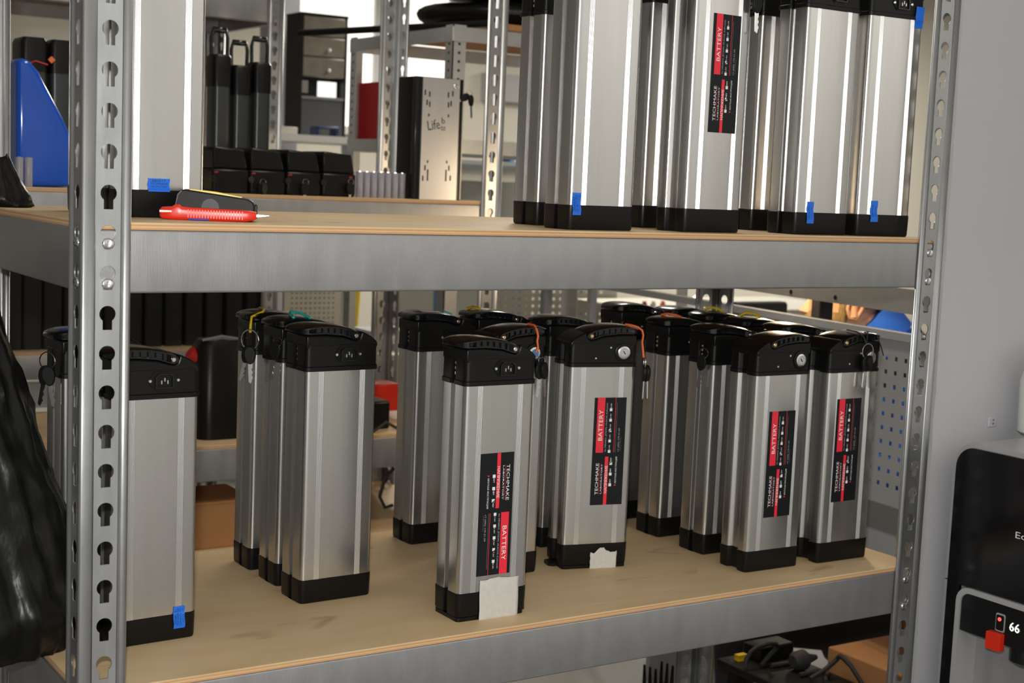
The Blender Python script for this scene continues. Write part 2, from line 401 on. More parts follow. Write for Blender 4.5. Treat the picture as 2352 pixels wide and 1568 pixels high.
CAPP = [(-.0620, .030), (.0620, .030), (.0622, .036), (.0605, .0395), (.0560, .0435), (.0500, .0475), (.0430, .0515), (.0360, .0545), (.0330, .0550), (.0322, .0500), (.0300, .0440), (.0250, .0408), (.0180, .0425), (0, .0478), (-.030, .0508), (-.0620, .0505)]
def cap_top_mesh():
    if 'ct' not in _bc: _bc['ct'] = MB().prism(CAPP, -.0362, .0362, 'y').mesh('top_cap', 'black')
    return _bc['ct']
def zint(tab, x):
    for (a, za), (b, zb) in zip(tab, tab[1:]):
        if x <= b: return za+(zb-za)*(x-a)/(b-a)
    return tab[-1][1]
HT = [(-.0745, .0565), (-.072, .0592), (-.066, .0617), (-.055, .0645), (-.040, .0660), (-.025, .0662), (-.010, .0650), (.005, .0628), (.015, .0605), (.024, .0575), (.029, .0545), (.0315, .050)]
HB = [(-.0745, .0545), (-.072, .0530), (-.0625, .0520), (-.030, .0523), (0, .0493), (.015, .0445), (.022, .0425), (.027, .0425), (.0315, .0465)]
HWD = [(-.0745, .010), (-.0735, .017), (-.070, .025), (-.065, .0305), (-.058, .0345), (-.050, .0362), (.0315, .0362)]
def handle_mesh():
    if 'h' in _bc: return _bc['h']
    mb = MB(); rings = []
    for x in (-.0745, -.0735, -.070, -.065, -.058, -.050, -.040, -.030, -.02, -.01, 0, .008, .015, .020, .025, .029, .0315):
        zt, zb, w = zint(HT, x), zint(HB, x), zint(HWD, x)
        web = min(.0045, max(0, (zt-zb-.004)*.6)) if -.056 < x < .017 else 0
        t = min(.004, (zt-zb)*.35); b = min(.002, (zt-zb)*.25)
        half = [(w*.0, zt+.0008), (w*.55, zt+.0004), (w*.86, zt-.0005), (w, zt-t*.5), (w, zt-t), (w-web, zt-t-.0006), (w-web, zb+b+.0004), (w, zb+b), (w, zb+.0003), (w-.001, zb)]
        ringp = [(x, y, z) for y, z in half]+[(x, -y, z) for y, z in half[::-1][:-1]]
        rings.append(ringp)
    mb.loft(rings); _bc['h'] = mb.mesh('handle', 'black_gloss', 38); return _bc['h']
def rib_mesh(x):
    k = ('rib', x)
    if k not in _bc:
        zt, zb = zint(HT, x), zint(HB, x)
        _bc[k] = MB().bx(x-.0006, x+.0006, -.0352, .0352, zb+.0005, zt-.003).mesh('rib', 'black_gloss')
    return _bc[k]
def screw_mesh(r, mat_, axis='y', d=.0018):
    k = ('screw', r, mat_, axis)
    if k not in _bc: _bc[k] = MB().lathe([(r, 0), (r, -d*.6), (r*.75, -d), (r*.35, -d), (r*.3, -d*.5)], axis=axis, n=10).mesh('screw', mat_, 40)
    return _bc[k]
def port_meshes():
    if 'port' not in _bc:
        pl = [(-.024, 0), (-.0165, -.0095), (-.013, -.0125), (.013, -.0125), (.0165, -.0095), (.024, 0), (.0165, .0095), (.013, .0125), (-.013, .0125), (-.0165, .0095)]
        sk = [(-.0115, -.009), (.0115, -.009), (.0115, .005), (.007, .0085), (-.007, .0085), (-.0115, .005)]
        mb = MB(); n = len(pl)
        mb.prism(pl, -.0018, .001, 'y')
        fr = MB(); o = [(x*1.16, z*1.16) for x, z in sk]
        for (a, b), (ya, yb) in (((o, o), (0, -.0035)), ((o, sk), (-.0035, -.0035)), ((sk, sk), (-.0035, -.0006))):
            fr.loft([[(x, ya, z) for x, z in a], [(x, yb, z) for x, z in b]], cap=False)
        pin = MB()
        pin.bx(-.0012, .0012, -.0030, 0, -.0005, .0035); 
        _bc['port'] = (mb.mesh('charge_port', 'black'), fr.mesh('socket_rim', 'black_gloss'), MB().bx(-.0008, .0008, -.0030, 0, -.0025, .0025).mesh('pin', 'steel'))
    return _bc['port']
def lock_meshes():
    if 'lock' not in _bc:
        _bc['lock'] = (MB().lathe([(.0165, -.001), (.0165, .0022), (.0150, .0030), (.0125, .0030), (.0122, .0012)], axis='y', n=28).mesh('bezel', 'black', 40),
                       MB().lathe([(.0115, 0), (.0115, .0030), (.0105, .0036), (.0072, .0036), (.0068, .0030), (.0064, .0036), (.0010, .0036)], axis='y', n=28).mesh('lock_cylinder', 'steel', 40),
                       MB().box((0, .0036, 0), (.0014, .0012, .0065), 0, R=Matrix.Rotation(.6, 3, 'Y')).mesh('keyway', 'ink'))
    return _bc['lock']
LBW, LBH = .060, .190
def label_meshes(ticks):
    """printed battery label in local XY (u right, v up), centre at the origin"""
    w, h = LBW, LBH
    if 'label' not in _bc:
        X = lambda u: -w/2+u*w
        Y = lambda v: -h/2+v*h
        red = MB()
        def q(u0, u1, v0, v1, z, mb): mb.add([(X(u0), Y(v0), z), (X(u1), Y(v0), z), (X(u1), Y(v1), z), (X(u0), Y(v1), z)], [(0, 1, 2, 3)])
        q(.09, .325, .49, 1.0, .0004, red); q(.40, .505, 0, .452, .0004, red); q(.655, .668, .49, 1.0, .0004, red)
        q(.240, .248, .10, .385, .0004, red)
        red.add([(X(.71), Y(.178), .0004), (X(.79), Y(.178), .0004), (X(.75), Y(.192), .0004)], [(0, 1, 2)])
        wt = text_mesh([('BATTERY', .0078, (X(.205), Y(.745)), PI/2, 0, -.054), ('TECHMAKE', .0058, (X(.165), Y(.245)), PI/2, 0, -.056),
                        ('LABORATORY', .0028, (X(.305), Y(.245)), PI/2, 0, -.053), ('НАПРЯЖЕНИЕ', .0052, (X(.452), Y(.24)), PI/2, 0, -.049),
                        ('КРАТКАЯ ИНСТРУКЦИЯ', .0030, (X(.755), Y(.325)), PI/2, 0, -.047)]
                       + [(s, .0030, (X(.585), Y(v)), PI/2, 0, -.0072) for s, v in (('36V', .222), ('48V', .323), ('60V', .423))]
                       + [(s, .0026, (X(.515), Y(v)), PI/2, 0, -.0088) for s, v in (('12 AH', .535), ('15 AH', .632), ('20 AH', .729), ('25 AH', .826), ('30 AH', .923))],
                       ['print_white'], 'lettering')
        for v in (.187, .288, .387): q(.545, .63, v-.0135, v+.0135, 0, wt)
        for v in (.500, .597, .694, .791, .888): q(.475, .555, v-.0125, v+.0125, 0, wt)
        gt = text_mesh([('for MINAKO, JETSON, HUACHI, Kolhozniki', .0030, (X(.385), Y(.725)), PI/2, 0, -.086), ('+7 (495) 179-31-09', .0030, (X(.80), Y(.605)), PI/2, 0, -.042)], ['print_grey'], 'l')
        q(.705, .709, .49, .95, 0, gt); q(.86, .863, .50, .63, 0, gt)
        base = MB().bx(-w/2, w/2, -h/2, h/2, -.0004, .0002)
        _bc['label'] = (base.mesh('label', 'label_black'), red.mesh('print', 'label_red', recalc=False), wt.mesh('print', 'print_white', recalc=False), gt.mesh('print', 'print_grey', recalc=False))
    tk = MB()
    for u, v in ticks:
        x, y = -w/2+u*w, -h/2+v*h
        tk.tube([(x-.0035, y-.003, .0006), (x+.001, y-.0005, .0006), (x+.005, y+.006, .0006)], .0007, 5)
    return _bc['label']+((tk.mesh('tick', 'ink') if ticks else None),)
def face_local(o_loc, rz, px, py, side):
    """pixel -> local (x,z) on the wide face of a battery at o_loc turned by rz; side -1 port face, +1 lock face"""
    n = Matrix.Rotation(rz, 3, 'Z') @ Vector((0, side, 0)); p0 = Vector(o_loc)+n*BD; r = ray(px, py)
    P = CAMP+r*((p0-CAMP).dot(n)/r.dot(n)); L = Matrix.Rotation(-rz, 3, 'Z') @ (P-Vector(o_loc)); return L.x, L.z
def battery(label, cx, cy, z, rz=0, hb=.36, lab=None, tape=None, sticker=(), plate=False, lock=False, group=None, cat='battery'):
    """lock=True: turned so that the lock face looks at the camera"""
    rot = math.radians(rz)+(PI if lock else 0)
    t = thing('ebike_battery', label, cat, (cx, cy, z), rot, group)
    fs = 1 if lock else -1
    zb = .006 if plate else 0
    zo = zb
    obj('body', body_mesh(hb), t, (0, 0, zo))
    for s in (-1, 1):
        for x in (-.036, .036): obj('ribbed_strip', strip_mesh(hb), t, (x, s*BD, zo), PI if s > 0 else 0)
    obj('bottom_cap', bottom_cap_mesh(), t, (0, 0, zo))
    if plate:
        mb = MB(); mb.prism(rrect(-BW+.001, BW-.003, -BD+.001, BD-.001, .006), 0, .006, 'z'); mb.prism(rrect(BW-.012, BW+.012, -.02, .012, .008), 0, .005, 'z')
        p = obj('mounting_plate', mb.mesh('mounting_plate', 'black'), t)
    cb = obj('cap_base', cap_base_mesh(), t, (0, 0, zo+hb)); ct = obj('top_cap', cap_top_mesh(), t, (0, 0, zo+hb), bevel=.0045, seg=3)
    hd = obj('handle', handle_mesh(), t, (0, 0, zo+hb))
    for x in (-.045, -.034, -.023, -.012, -.001, .010): obj('rib', rib_mesh(x), hd)
    for s in (-1, 1): obj('pivot_screw', screw_mesh(.0036, 'brass' if s > 0 else 'steel'), hd, (.0235, s*.0360, .0490), PI if s > 0 else 0)
    # charge port on the -y face
    pm, rm, pn = port_meshes()
    p = obj('charge_port', pm, cb, (.009, -BD-.0002, .0205))
    obj('socket_rim', rm, cb, (.009, -BD-.0018, .0205))
    for x, dz in ((-.0045, -.002), (0, .0015), (.0045, -.002)): obj('pin', pn, cb, (.009+x, -BD-.0018, .0205+dz))
    for x in (-.0205, .0205): obj('screw', screw_mesh(.0026, 'steel'), cb, (.009+x, -BD-.0018, .0205))
    # lock on the +y face
    bz, lc, kw = lock_meshes()
    obj('bezel', bz, cb, (-.0375, BD, .0205)); obj('lock_cylinder', lc, cb, (-.0375, BD, .0205)); obj('keyway', kw, cb, (-.0375, BD, .0205))
    for x, zz in ((.015, .0105), (-.0125, .0290)): obj('screw', screw_mesh(.0022, 'steel'), cb, (x, BD+.0001, zz), PI)
    # contacts on the high end
    for zz, m_ in ((.027, 'steel'), (.019, 'brass'), (.011, 'steel')): obj('contact', screw_mesh(.0030, m_, 'x'), cb, (-BW+.0045, 0, zz))
    if lab:   # four pixel corners are not needed: centre and flip
        cxp, cyp, flip, ticks = lab
        lx, lz = face_local((cx, cy, z), rot, cxp, cyp, fs)
        ms = label_meshes(ticks)
        e = obj('label', ms[0], t, (lx, fs*(BD+.0008), lz))
        e.rotation_euler = (PI/2, PI if flip else 0, PI if lock else 0)
        if flip: e.rotation_euler = Matrix(Matrix.Rotation(PI if lock else 0, 3, 'Z') @ Matrix.Rotation(PI/2, 3, 'X') @ Matrix.Rotation(PI, 3, 'Z')).to_euler()
        obj('red_print', ms[1], e); obj('white_print', ms[2], e).location.z = .0008; obj('grey_print', ms[3], e).location.z = .0007
        if ms[4]: obj('ink_tick', ms[4], e).location.z = .0006
    for px, py, sw, sh, rot2, lines in sticker:
        lx, lz = face_local((cx, cy, z), rot, px, py, fs)
        g = MB(); cols = 2; rows = 8; rr = []
        for i in range(rows+1):
            zz = -sh/2+sh*i/rows; y = .0030 if (lz+zz) < zo+.0385 else .0012
            if lz+zz > zo+hb-.006: y = .0032
            rr.append([(sx*sw/2+(.0006*math.sin(i*1.1)), -y, zz) for sx in (-1, 1)])
        rr2 = [[(a[0], a[1]+.0003, a[2]) for a in r_] for r_ in rr]
        g.loft([a+b[::-1] for a, b in zip(rr, rr2)])
        st = obj('blue_sticker', g.mesh('blue_sticker', 'blue_tape'), t, (lx, fs*BD, lz), PI if lock else 0)
        if lines:
            run = sh if rot2 else sw
            its = []
            wid = sw if rot2 else sh
            for i, (s_, hh, ln) in enumerate(lines):
                o_ = -wid/2+wid*(i+.75)/(len(lines)+.5)
                its.append((s_, hh, (o_, 0) if rot2 else (0, -o_), PI/2 if rot2 else 0, 0, -run*ln))
            tm = text_mesh(its, ['ink_blue'], 'l')
            v2 = []
            for a, b_, c_ in tm.v:
                y = .0030 if (lz+b_) < zo+.0385 else .0012
                v2.append((a, -y-.0003, b_))
            tm.v = v2; obj('sticker_print', tm.mesh('print', 'ink_blue', recalc=False), st)
    if tape:
        (x0, y0), (x1, y1), jag = tape
        ax, az = face_local((cx, cy, z), rot, x0, y0, fs); bx_, bz_ = face_local((cx, cy, z), rot, x1, y1, fs)
        g = MB(); n = 16; rr = []
        for i in range(n+1):
            x = ax+(bx_-ax)*i/n; top = az-jag*(.45+.35*math.sin(i*.55+.6)+.2*random.random()-(.3 if 3 < i < 9 else 0)); col = []
            for j in range(7):
                zz = bz_+(top-bz_)*j/6; y = .0028 if zz < zo+.0392 else .0016
                col.append((x+(.0006*random.uniform(-1, 1) if i in (0, n) else 0), -(y+.0003*random.random()), zz))
            rr.append(col)
        g.loft(rr, closed=False, cap=False)
        if lock: g.v = [(-p[0], p[1], p[2]) for p in g.v]
        obj('paper_tape', g.mesh('paper_tape', 'paper_tape', 60), t, (0, fs*BD, 0), PI if lock else 0, solid=.0002)
    return t
def corner(x, y, rz=0):
    a = math.radians(rz); return x+BW*math.cos(a)-BD*math.sin(a), y+BW*math.sin(a)+BD*math.cos(a)
ZL = ZT-.6
STK = lambda num: [(num, .0034, .62), ('TECHMAKE', .0030, .80), ('LABORATORY', .0022, .80), ('+7 (495) 179-31-09', .0016, .80)]
# ---- lower shelf
def bat(label, x, y, rz=0, z=None, **k):
    cx, cy = corner(x, y, rz); return battery(label, cx, cy, ZL if z is None else z, rz, **k)
bat('plain silver battery with blue sticker low on its front, behind the keyhole post', .0565, .153, 3, hb=.355, sticker=((410, 1416, .017, .0315, True, STK('000825')),))
bat('silver battery with a ringed key, half hidden by the black plastic sack', .040, .345, 3, hb=.36)
bat('plain silver battery heading the tight row of three, no label', .381, .237, 2, hb=.372)
bat('middle silver battery of the tight row of three, teal cord on top', .386, .344, 1, hb=.372)
bat('last silver battery of the tight row of three, yellow cord on top', .384, .451, 0, hb=.372)
bat('silver battery standing alone at the shelf back, green thread on its handle', .716, .493, 0, hb=.362)
bat('silver battery with upside-down label and white tape wrapped over its base', .557, .054, 0, hb=.362, lab=(1137, 1180, True, ((.58, .40), (.52, .81))), tape=((1101, 1330), (1185, 1421), .0025), plate=True)
bat('silver battery with blue lock disc and orange zip cord', .705, .245, 0, hb=.362, lock=True)
bat('silver battery with torn tape patch on its base and orange cord at the handle', .876, .239, -13, hb=.356, lab=(1397, 1036, False, ((.58, .40), (.52, .70))), tape=((1355, 1258), (1413, 1306), .010), plate=True, lock=True)
g_back = 'batteries in the far row of the lower shelf'
bat('silver battery directly behind the torn-tape battery', .926, .378, 0, hb=.362)
bat('silver battery with amber cord on its handle, deepest of the middle pair', .852, .505, 0, hb=.362)
bat('silver battery with the grey key hanging at its lower left side', 1.176, .213, 0, hb=.358)
bat('silver battery with orange thread on its handle, two behind a labelled one', 1.181, .352, 0, hb=.358)
bat('silver battery at the very back with its charge socket in view', 1.18, .500, 0, hb=.372)
bat('silver labelled battery with bright lock, standing at the shelf front edge', 1.165, .085, -1, hb=.356, lab=(1790, 1065, False, ((.58, .41), (.50, .60))), lock=True)
bat('silver labelled battery with keys on a ring, nearest the perforated panel', 1.333, .078, -1, hb=.356, lab=(1943, 1033, False, ((.58, .39),)), lock=True)
for y in (.190, .300, .410, .520):
    bat('silver battery in the file behind the one with ringed keys', 1.333, y, 0, hb=.360, group=g_back)
# ---- upper shelf
HU = .386
bat('tall silver battery with bright white stripes and blue sticker at its lower left', .728, .050, 0, z=ZT, hb=HU, sticker=((1323, 468, .0155, .034, True, STK('000643')),))
bat('tall silver battery behind the bright-striped one, only its side showing', .770, .205, 0, z=ZT, hb=HU-.04)
bat('tall silver battery with the black and red label high on its face', .955, .048, 3, z=ZT, hb=HU, lab=(1664, 170, False, ((.58, .29), (.51, .60))), lock=True)
bat('tall silver battery behind the labelled one on the upper shelf', .985, .200, 0, z=ZT, hb=HU)
bat('tall silver battery with one blue sticker low on its face', 1.192, .042, 0, z=ZT, hb=HU, sticker=((1859, 488, .016, .037, True, [('TECHMAKE', .003, .6), ('LABORATORY', .002, .5)]),))
bat('tall silver battery behind the one with a single low sticker', 1.225, .190, 0, z=ZT, hb=HU)
bat('tall silver battery with blue stickers at top and bottom, beside the wall', 1.334, .036, -3, z=ZT, hb=HU, sticker=((2006, 485, .017, .037, True, [('TECHMAKE', .003, .6), ('LABORATORY', .002, .5)]), (2110, 41, .019, .037, True, [('TECHMAKE', .003, .6), ('LABORATORY', .002, .5)])))
bat('tall silver battery behind the keyhole post and tape measure', .066, .180, 0, z=ZT, hb=HU, sticker=((364, 425, .031, .018, False, STK('000517')),))
bat('tall silver battery peeking out past the keyhole post above the blue cover', onY(153, 440, .40).x, .40-BD*2, 0, z=ZT, hb=HU)
def dep(P): return (Vector(P)-CAMP).dot(_fw)
# ================================================================== keys, cords
def key_meshes():
    if 'key' not in _bc:
        bow = MB(); pl = []
        for a in range(0, 360, 20):
            c_, s_ = math.cos(math.radians(a)), math.sin(math.radians(a)); pl.append(((.0095+.0015*s_)*c_, -.014+.0150*s_))
        bow.prism(pl, -.0035, .0035, 'y')
        bl = MB(); teeth = [(-.0035, -.026), (-.0035, -.058), (0, -.061)]
        for i in range(6): teeth += [(.0035 if i % 2 else .0018, -.057+.0045*i), (.0035 if i % 2 else .0018, -.0548+.0045*i)]
        bl.prism(teeth+[(.0035, -.026)], -.001, .001, 'y')
        rg = MB().tube([(.011*math.cos(2*PI*i/20), 0, .011*math.sin(2*PI*i/20)) for i in range(20)], .0009, 6, closed=True)
        _bc['key'] = (bow.mesh('bow', 'black_matte'), bl.mesh('blade', 'steel'), rg.mesh('key_ring', 'steel', 60))
    return _bc['key']
def keyset(label, P, angles=(0, 20), face=0.0, ring_r=1.0, group=None):
    t = thing('key_set', label, 'keys', P, face, group); a = key_meshes()
    r = obj('key_ring', a[2], t); r.scale = (ring_r, 1, ring_r)
    for i, an in enumerate(angles):
        k = obj('key', a[0], t, (.004*(i-.5), -.004*i, -.010*ring_r+.004), bevel=.0015, seg=2); k.rotation_euler = (0, math.radians(an), math.radians(25*i))
        obj('blade', a[1], k)
    return t
def cord(label, pts, r, m_, cat='cord'):
    return tag(obj('cord', MB().tube(pts, r, 6).mesh('cord', m_, 60)), label, cat)
def cap_pt(x, y, rz, hb, lx, ly, lz, lock=False, z=None, plate=False):
    """world point from battery local coordinates measured from the cap joint"""
    cx, cy = corner(x, y, rz); R = Matrix.Rotation(math.radians(rz)+(PI if lock else 0), 3, 'Z')
    return Vector((cx, cy, (ZL if z is None else z)+hb+(.006 if plate else 0)))+R @ Vector((lx, ly, lz))
# torn-tape battery: orange cord round the handle tip with a key
F = dict(x=.876, y=.239, rz=-13, hb=.356, lock=True, plate=True)
cord('orange cord looped round the handle tip of the torn-tape battery', [cap_pt(lx=lx, ly=ly, lz=lz, **F) for lx, ly, lz in ((-.045, .020, .068), (-.056, .024, .0668), (-.066, .0285, .0640), (-.0735, .031, .0585), (-.0755, .032, .050), (-.072, .036, .038), (-.0735, .039, .022), (-.0745, .040, .012))], .0021, 'orange')
keyset('single black key on steel ring dangling from the straight orange cord', cap_pt(lx=-.0765, ly=.041, lz=.004, **F), (-6, 4), math.radians(60))
Ee = dict(x=.705, y=.245, rz=0, hb=.362, lock=True)
cord('knotted orange cord on the handle above the blue lock disc', [cap_pt(lx=lx, ly=ly, lz=lz, **Ee) for lx, ly, lz in ((-.040, .010, .068), (-.040, .030, .0675), (-.040, .0385, .060), (-.042, .040, .050), (-.040, .041, .042), (-.042, .0415, .030), (-.0385, .041, .022))], .002, 'orange')
tag(obj('lock_disc', MB().lathe([(.0005, .0), (.0068, .0), (.0068, .0008), (.0005, .0010)], axis='y', n=20).mesh('lock_disc', 'glass_blue', 40), loc=cap_pt(lx=-.0375, ly=.0398, lz=.0205, **Ee), rz=PI), 'small round blue disc covering a battery lock', 'disc')
keyset('pair of black-bowed keys hanging beside the blue lock disc', cap_pt(lx=-.0465, ly=.047, lz=.008, **Ee), (4, -8), 0, .6)
K = dict(x=1.333, y=.078, rz=-1, hb=.356, lock=True)
keyset('two keys on a steel ring over the battery nearest the perforated panel', cap_pt(lx=-.0200, ly=.046, lz=.034, **K), (3, -10), 0, 1.25)
cord('thin black string carrying the keys over the battery handle', [cap_pt(lx=lx, ly=ly, lz=lz, **K) for lx, ly, lz in ((-.010, .0, .0685), (-.006, .030, .068), (-.0115, .042, .060), (-.0165, .046, .046), (-.020, .042, .052), (-.024, .0395, .066), (-.036, .020, .068), (-.052, .034, .062), (-.060, .040, .040), (-.066, .041, .024))], .0011, 'string')
U3 = dict(x=.955, y=.048, rz=3, hb=HU, lock=True, z=ZT)
keyset('single large black key on a ring hanging from the upper labelled battery', cap_pt(lx=-.0625, ly=.047, lz=.010, **U3), (-3,), 0, 1.15)
B3 = dict(x=.384, y=.451, rz=0, hb=.372); B2 = dict(x=.386, y=.344, rz=1, hb=.372)
keyset('two black-bowed keys on a wide ring beside the tight row of three', cap_pt(lx=-.0745, ly=-.050, lz=.022, **B3), (14, -3), math.radians(-55), 1.5)
cord('yellow cord over the handle of the last battery in the row of three', [cap_pt(lx=lx, ly=ly, lz=lz, **B3) for lx, ly, lz in ((-.030, .028, .064), (-.032, .012, .0685), (-.035, -.012, .0685), (-.045, -.030, .0655), (-.066, -.033, .058), (-.070, -.040, .045), (-.0735, -.047, .034))], .0022, 'yellow')
cord('teal cord over the handle of the middle battery in the row of three', [cap_pt(lx=lx, ly=ly, lz=lz, **B2) for lx, ly, lz in ((-.010, -.030, .0655), (-.014, -.006, .0715), (-.024, .014, .0725), (-.034, -.004, .0700), (-.038, -.028, .0665))], .0024, 'teal')
keyset('single grey key hanging at the side of the middle battery in the row of three', cap_pt(lx=-.069, ly=-.040, lz=.030, **B2), (12,), math.radians(-60), .6)
Cc = dict(x=.716, y=.493, rz=0, hb=.362)
cord('thin green thread on the handle of the lone back battery', [cap_pt(lx=lx, ly=ly, lz=lz, **Cc) for lx, ly, lz in ((.010, .02, .0605), (.006, -.01, .066), (.012, -.030, .0625))], .0013, 'teal')
H1 = dict(x=1.181, y=.352, rz=0, hb=.358)
cord('short orange thread tied on a handle in the crowded right group', [cap_pt(lx=lx, ly=ly, lz=lz, **H1) for lx, ly, lz in ((-.040, .016, .068), (-.036, 0, .0715), (-.028, -.014, .070), (-.022, -.024, .067))], .0024, 'orange')
I1 = dict(x=1.176, y=.213, rz=0, hb=.358)
keyset('flat grey key hanging low between two crowded batteries', cap_pt(lx=-.072, ly=-.020, lz=.016, **I1), (6,), math.radians(-70), .8)
for yy, lab_ in ((.410, 'small yellow cord tag on a handle far back beside the steel posts'), (.300, 'small yellow cord tag on a handle near the panel top rail')):
    Mm = dict(x=1.333, y=yy, rz=0, hb=.360)
    cord(lab_, [cap_pt(lx=lx, ly=ly, lz=lz, **Mm) for lx, ly, lz in ((-.03, .022, .068), (-.026, .010, .0735), (-.018, -.004, .0725), (-.012, -.016, .067))], .0026, 'yellow')
G1 = dict(x=.852, y=.505, rz=0, hb=.362)
cord('small amber cord on the handle tip of the deepest middle battery', [cap_pt(lx=lx, ly=ly, lz=lz, **G1) for lx, ly, lz in ((-.060, .012, .0655), (-.054, 0, .0705), (-.046, -.012, .068))], .0028, 'yellow')
A2 = dict(x=.040, y=.345, rz=3, hb=.36)
keyset('black keys on a ring beside the black plastic sack', cap_pt(lx=-.078, ly=-.018, lz=.020, **A2), (10, -10), math.radians(-50), 1.2)
# ================================================================== tape measure and cutter
ctr = Vector((.172, .108, ZT)); ang = math.radians(-24)
t = thing('utility_cutter', 'red utility cutter with ribbed grip lying beside the tape measure', 'cutter', ctr, ang)
mb = MB(); rings = []
for x, h0, h1, w in ((-.066, .004, .014, .005), (-.063, .001, .017, .0075), (-.050, 0, .018, .0085), (-.048, 0, .0195, .0085), (-.045, 0, .0210, .0085), (-.040, 0, .0210, .0085), (-.037, 0, .0182, .0085), (-.02, 0, .0175, .009), (.03, 0, .0165, .009), (.050, .0005, .0160, .0085), (.060, .003, .0150, .007), (.063, .005, .013, .005)):
    r_ = rrect(-w, w, h0, h1, min(w, (h1-h0)/2)*.55, 3); rings.append([(x, a, b) for a, b in r_])
mb.loft(rings); hnd = obj('handle', mb.mesh('handle', 'red', 50), t)
rb = MB().bx(-.0007, .0007, -.0006, .0006, -.0055, .0055).mesh('grip_rib', 'red')
for i in range(20): obj('grip_rib', rb, t, (-.028+.0038*i, -.0092, .0093-.00003*i))
obj('blade_tip', MB().loft([[(.061, -.0012, .007), (.061, .0012, .007), (.061, .0012, .011), (.061, -.0012, .011)], [(.080, -.0003, .0095), (.080, .0003, .0095), (.080, .0003, .0100), (.080, -.0003, .0100)]]).mesh('blade_tip', 'steel'), t)
obj('slider', MB().loft([[(-.066, -.0085, .0098), (-.066, -.0065, .0098), (-.066, -.0065, .0128), (-.066, -.0085, .0128)], [(-.050, -.0092, .0105), (-.050, -.0075, .0105), (-.050, -.0075, .0125), (-.050, -.0092, .0125)]]).mesh('slider', 'steel'), t)
obj('inlay', MB().bx(-.028, .0, -.0088, -.003, .0006, .0030).mesh('inlay', 'blue'), t, bevel=.001)
nrm = Vector((-math.sin(ang), math.cos(ang), 0)); tc_ = ctr+nrm*.0325+Vector((math.cos(ang), math.sin(ang), 0))*.006
t = thing('tape_measure', 'black tape measure with yellow top lying behind the red cutter', 'tape measure', tc_, ang)
pl = [(-.052, .001), (-.050, 0), (.050, 0), (.053, .003), (.054, .022), (.051, .028), (.044, .0315), (-.040, .0415), (-.047, .040), (-.051, .034), (-.053, .018)]
obj('case', MB().prism(pl, -.022, .022, 'y').mesh('case', 'black_matte'), t, bevel=.004, seg=3)
obj('top_sticker', MB().prism([(-.034, .0405), (.036, .0325), (.036, .0336), (.0, .0392), (-.034, .0420)], -.019, .019, 'y').mesh('top_sticker', 'yellow'), t)
obj('center_boss', MB().cyl((-.006, -.0225, .018), (-.006, -.020, .018), .012, n=20).mesh('center_boss', 'black', 40), t)
obj('belt_clip', MB().bx(.0535, .0575, -.012, .012, .004, .024).mesh('belt_clip', 'black'), t, bevel=.0015)
obj('rim', MB().tube([(-.0515, -.0222, .002), (-.0525, -.0222, .018), (-.0495, -.0222, .034), (-.0445, -.0222, .0395)], .0008, 6).mesh('rim', 'grey_plastic'), t)
# ================================================================== black sacks
def sack(label, base, top, rb_, rt_, z0, z1, seed, n=96, m_=46, sq=1.0, fl=0):
    rnd = random.Random(seed); ph = [rnd.uniform(0, 6.28) for _ in range(12)]; mb = MB(); rings = []
    for j in range(m_+1):
        v = j/m_; z = z0+(z1-z0)*v; cx = base[0]+(top[0]-base[0])*v; cy = base[1]+(top[1]-base[1])*v
        r = rb_+(rt_-rb_)*v**.85
        if v < .10: r *= .70+3*v
        ringp = []
        for i in range(n):
            a = 2*PI*i/n
            k = 1+.035*math.sin(3*a+ph[0]+2*v)+.05*abs(math.sin(4.5*a+ph[1]+2*v))+.05*abs(math.sin(8*a+ph[2]-2.5*v))-.05*abs(math.sin(13*a+ph[3]+4*v))+.020*math.sin(17*v+ph[4]+3*a)+.016*math.sin(33*v+7*a+ph[5])+.010*math.sin(47*v-11*a+ph[7])+.012*rnd.uniform(-1, 1)
            xx = cx+math.cos(a)*r*k; xx = xx if z1 > 0 or xx < .040 else .040+(xx-.040)*.15
            ringp.append((xx, cy+math.sin(a)*r*k*sq, z+.006*math.sin(5*a+ph[6])*min(1, 8*v)))
        rings.append(ringp)
    mb.loft(rings); return tag(obj('plastic_sack', mb.mesh('plastic_sack', 'bag', 65)), label, 'sack')
sack('large black plastic sack slumped on the left end of the lower shelf', (-.085, .26), (-.165, .30), .160, .070, ZL+.001, ZL+.56, 3)
P = onZ(-5, 462, ZT)
sack('knotted black plastic sack resting on the upper shelf corner', (.0, .50), (-.012, .50), .042, .012, ZT, ZT+.075, 9, 36, 12)
# ================================================================== across the aisle: rack two contents
ZS2 = ZT+R2Z
def px_x(px, py, Y): return onY(px, py, Y)
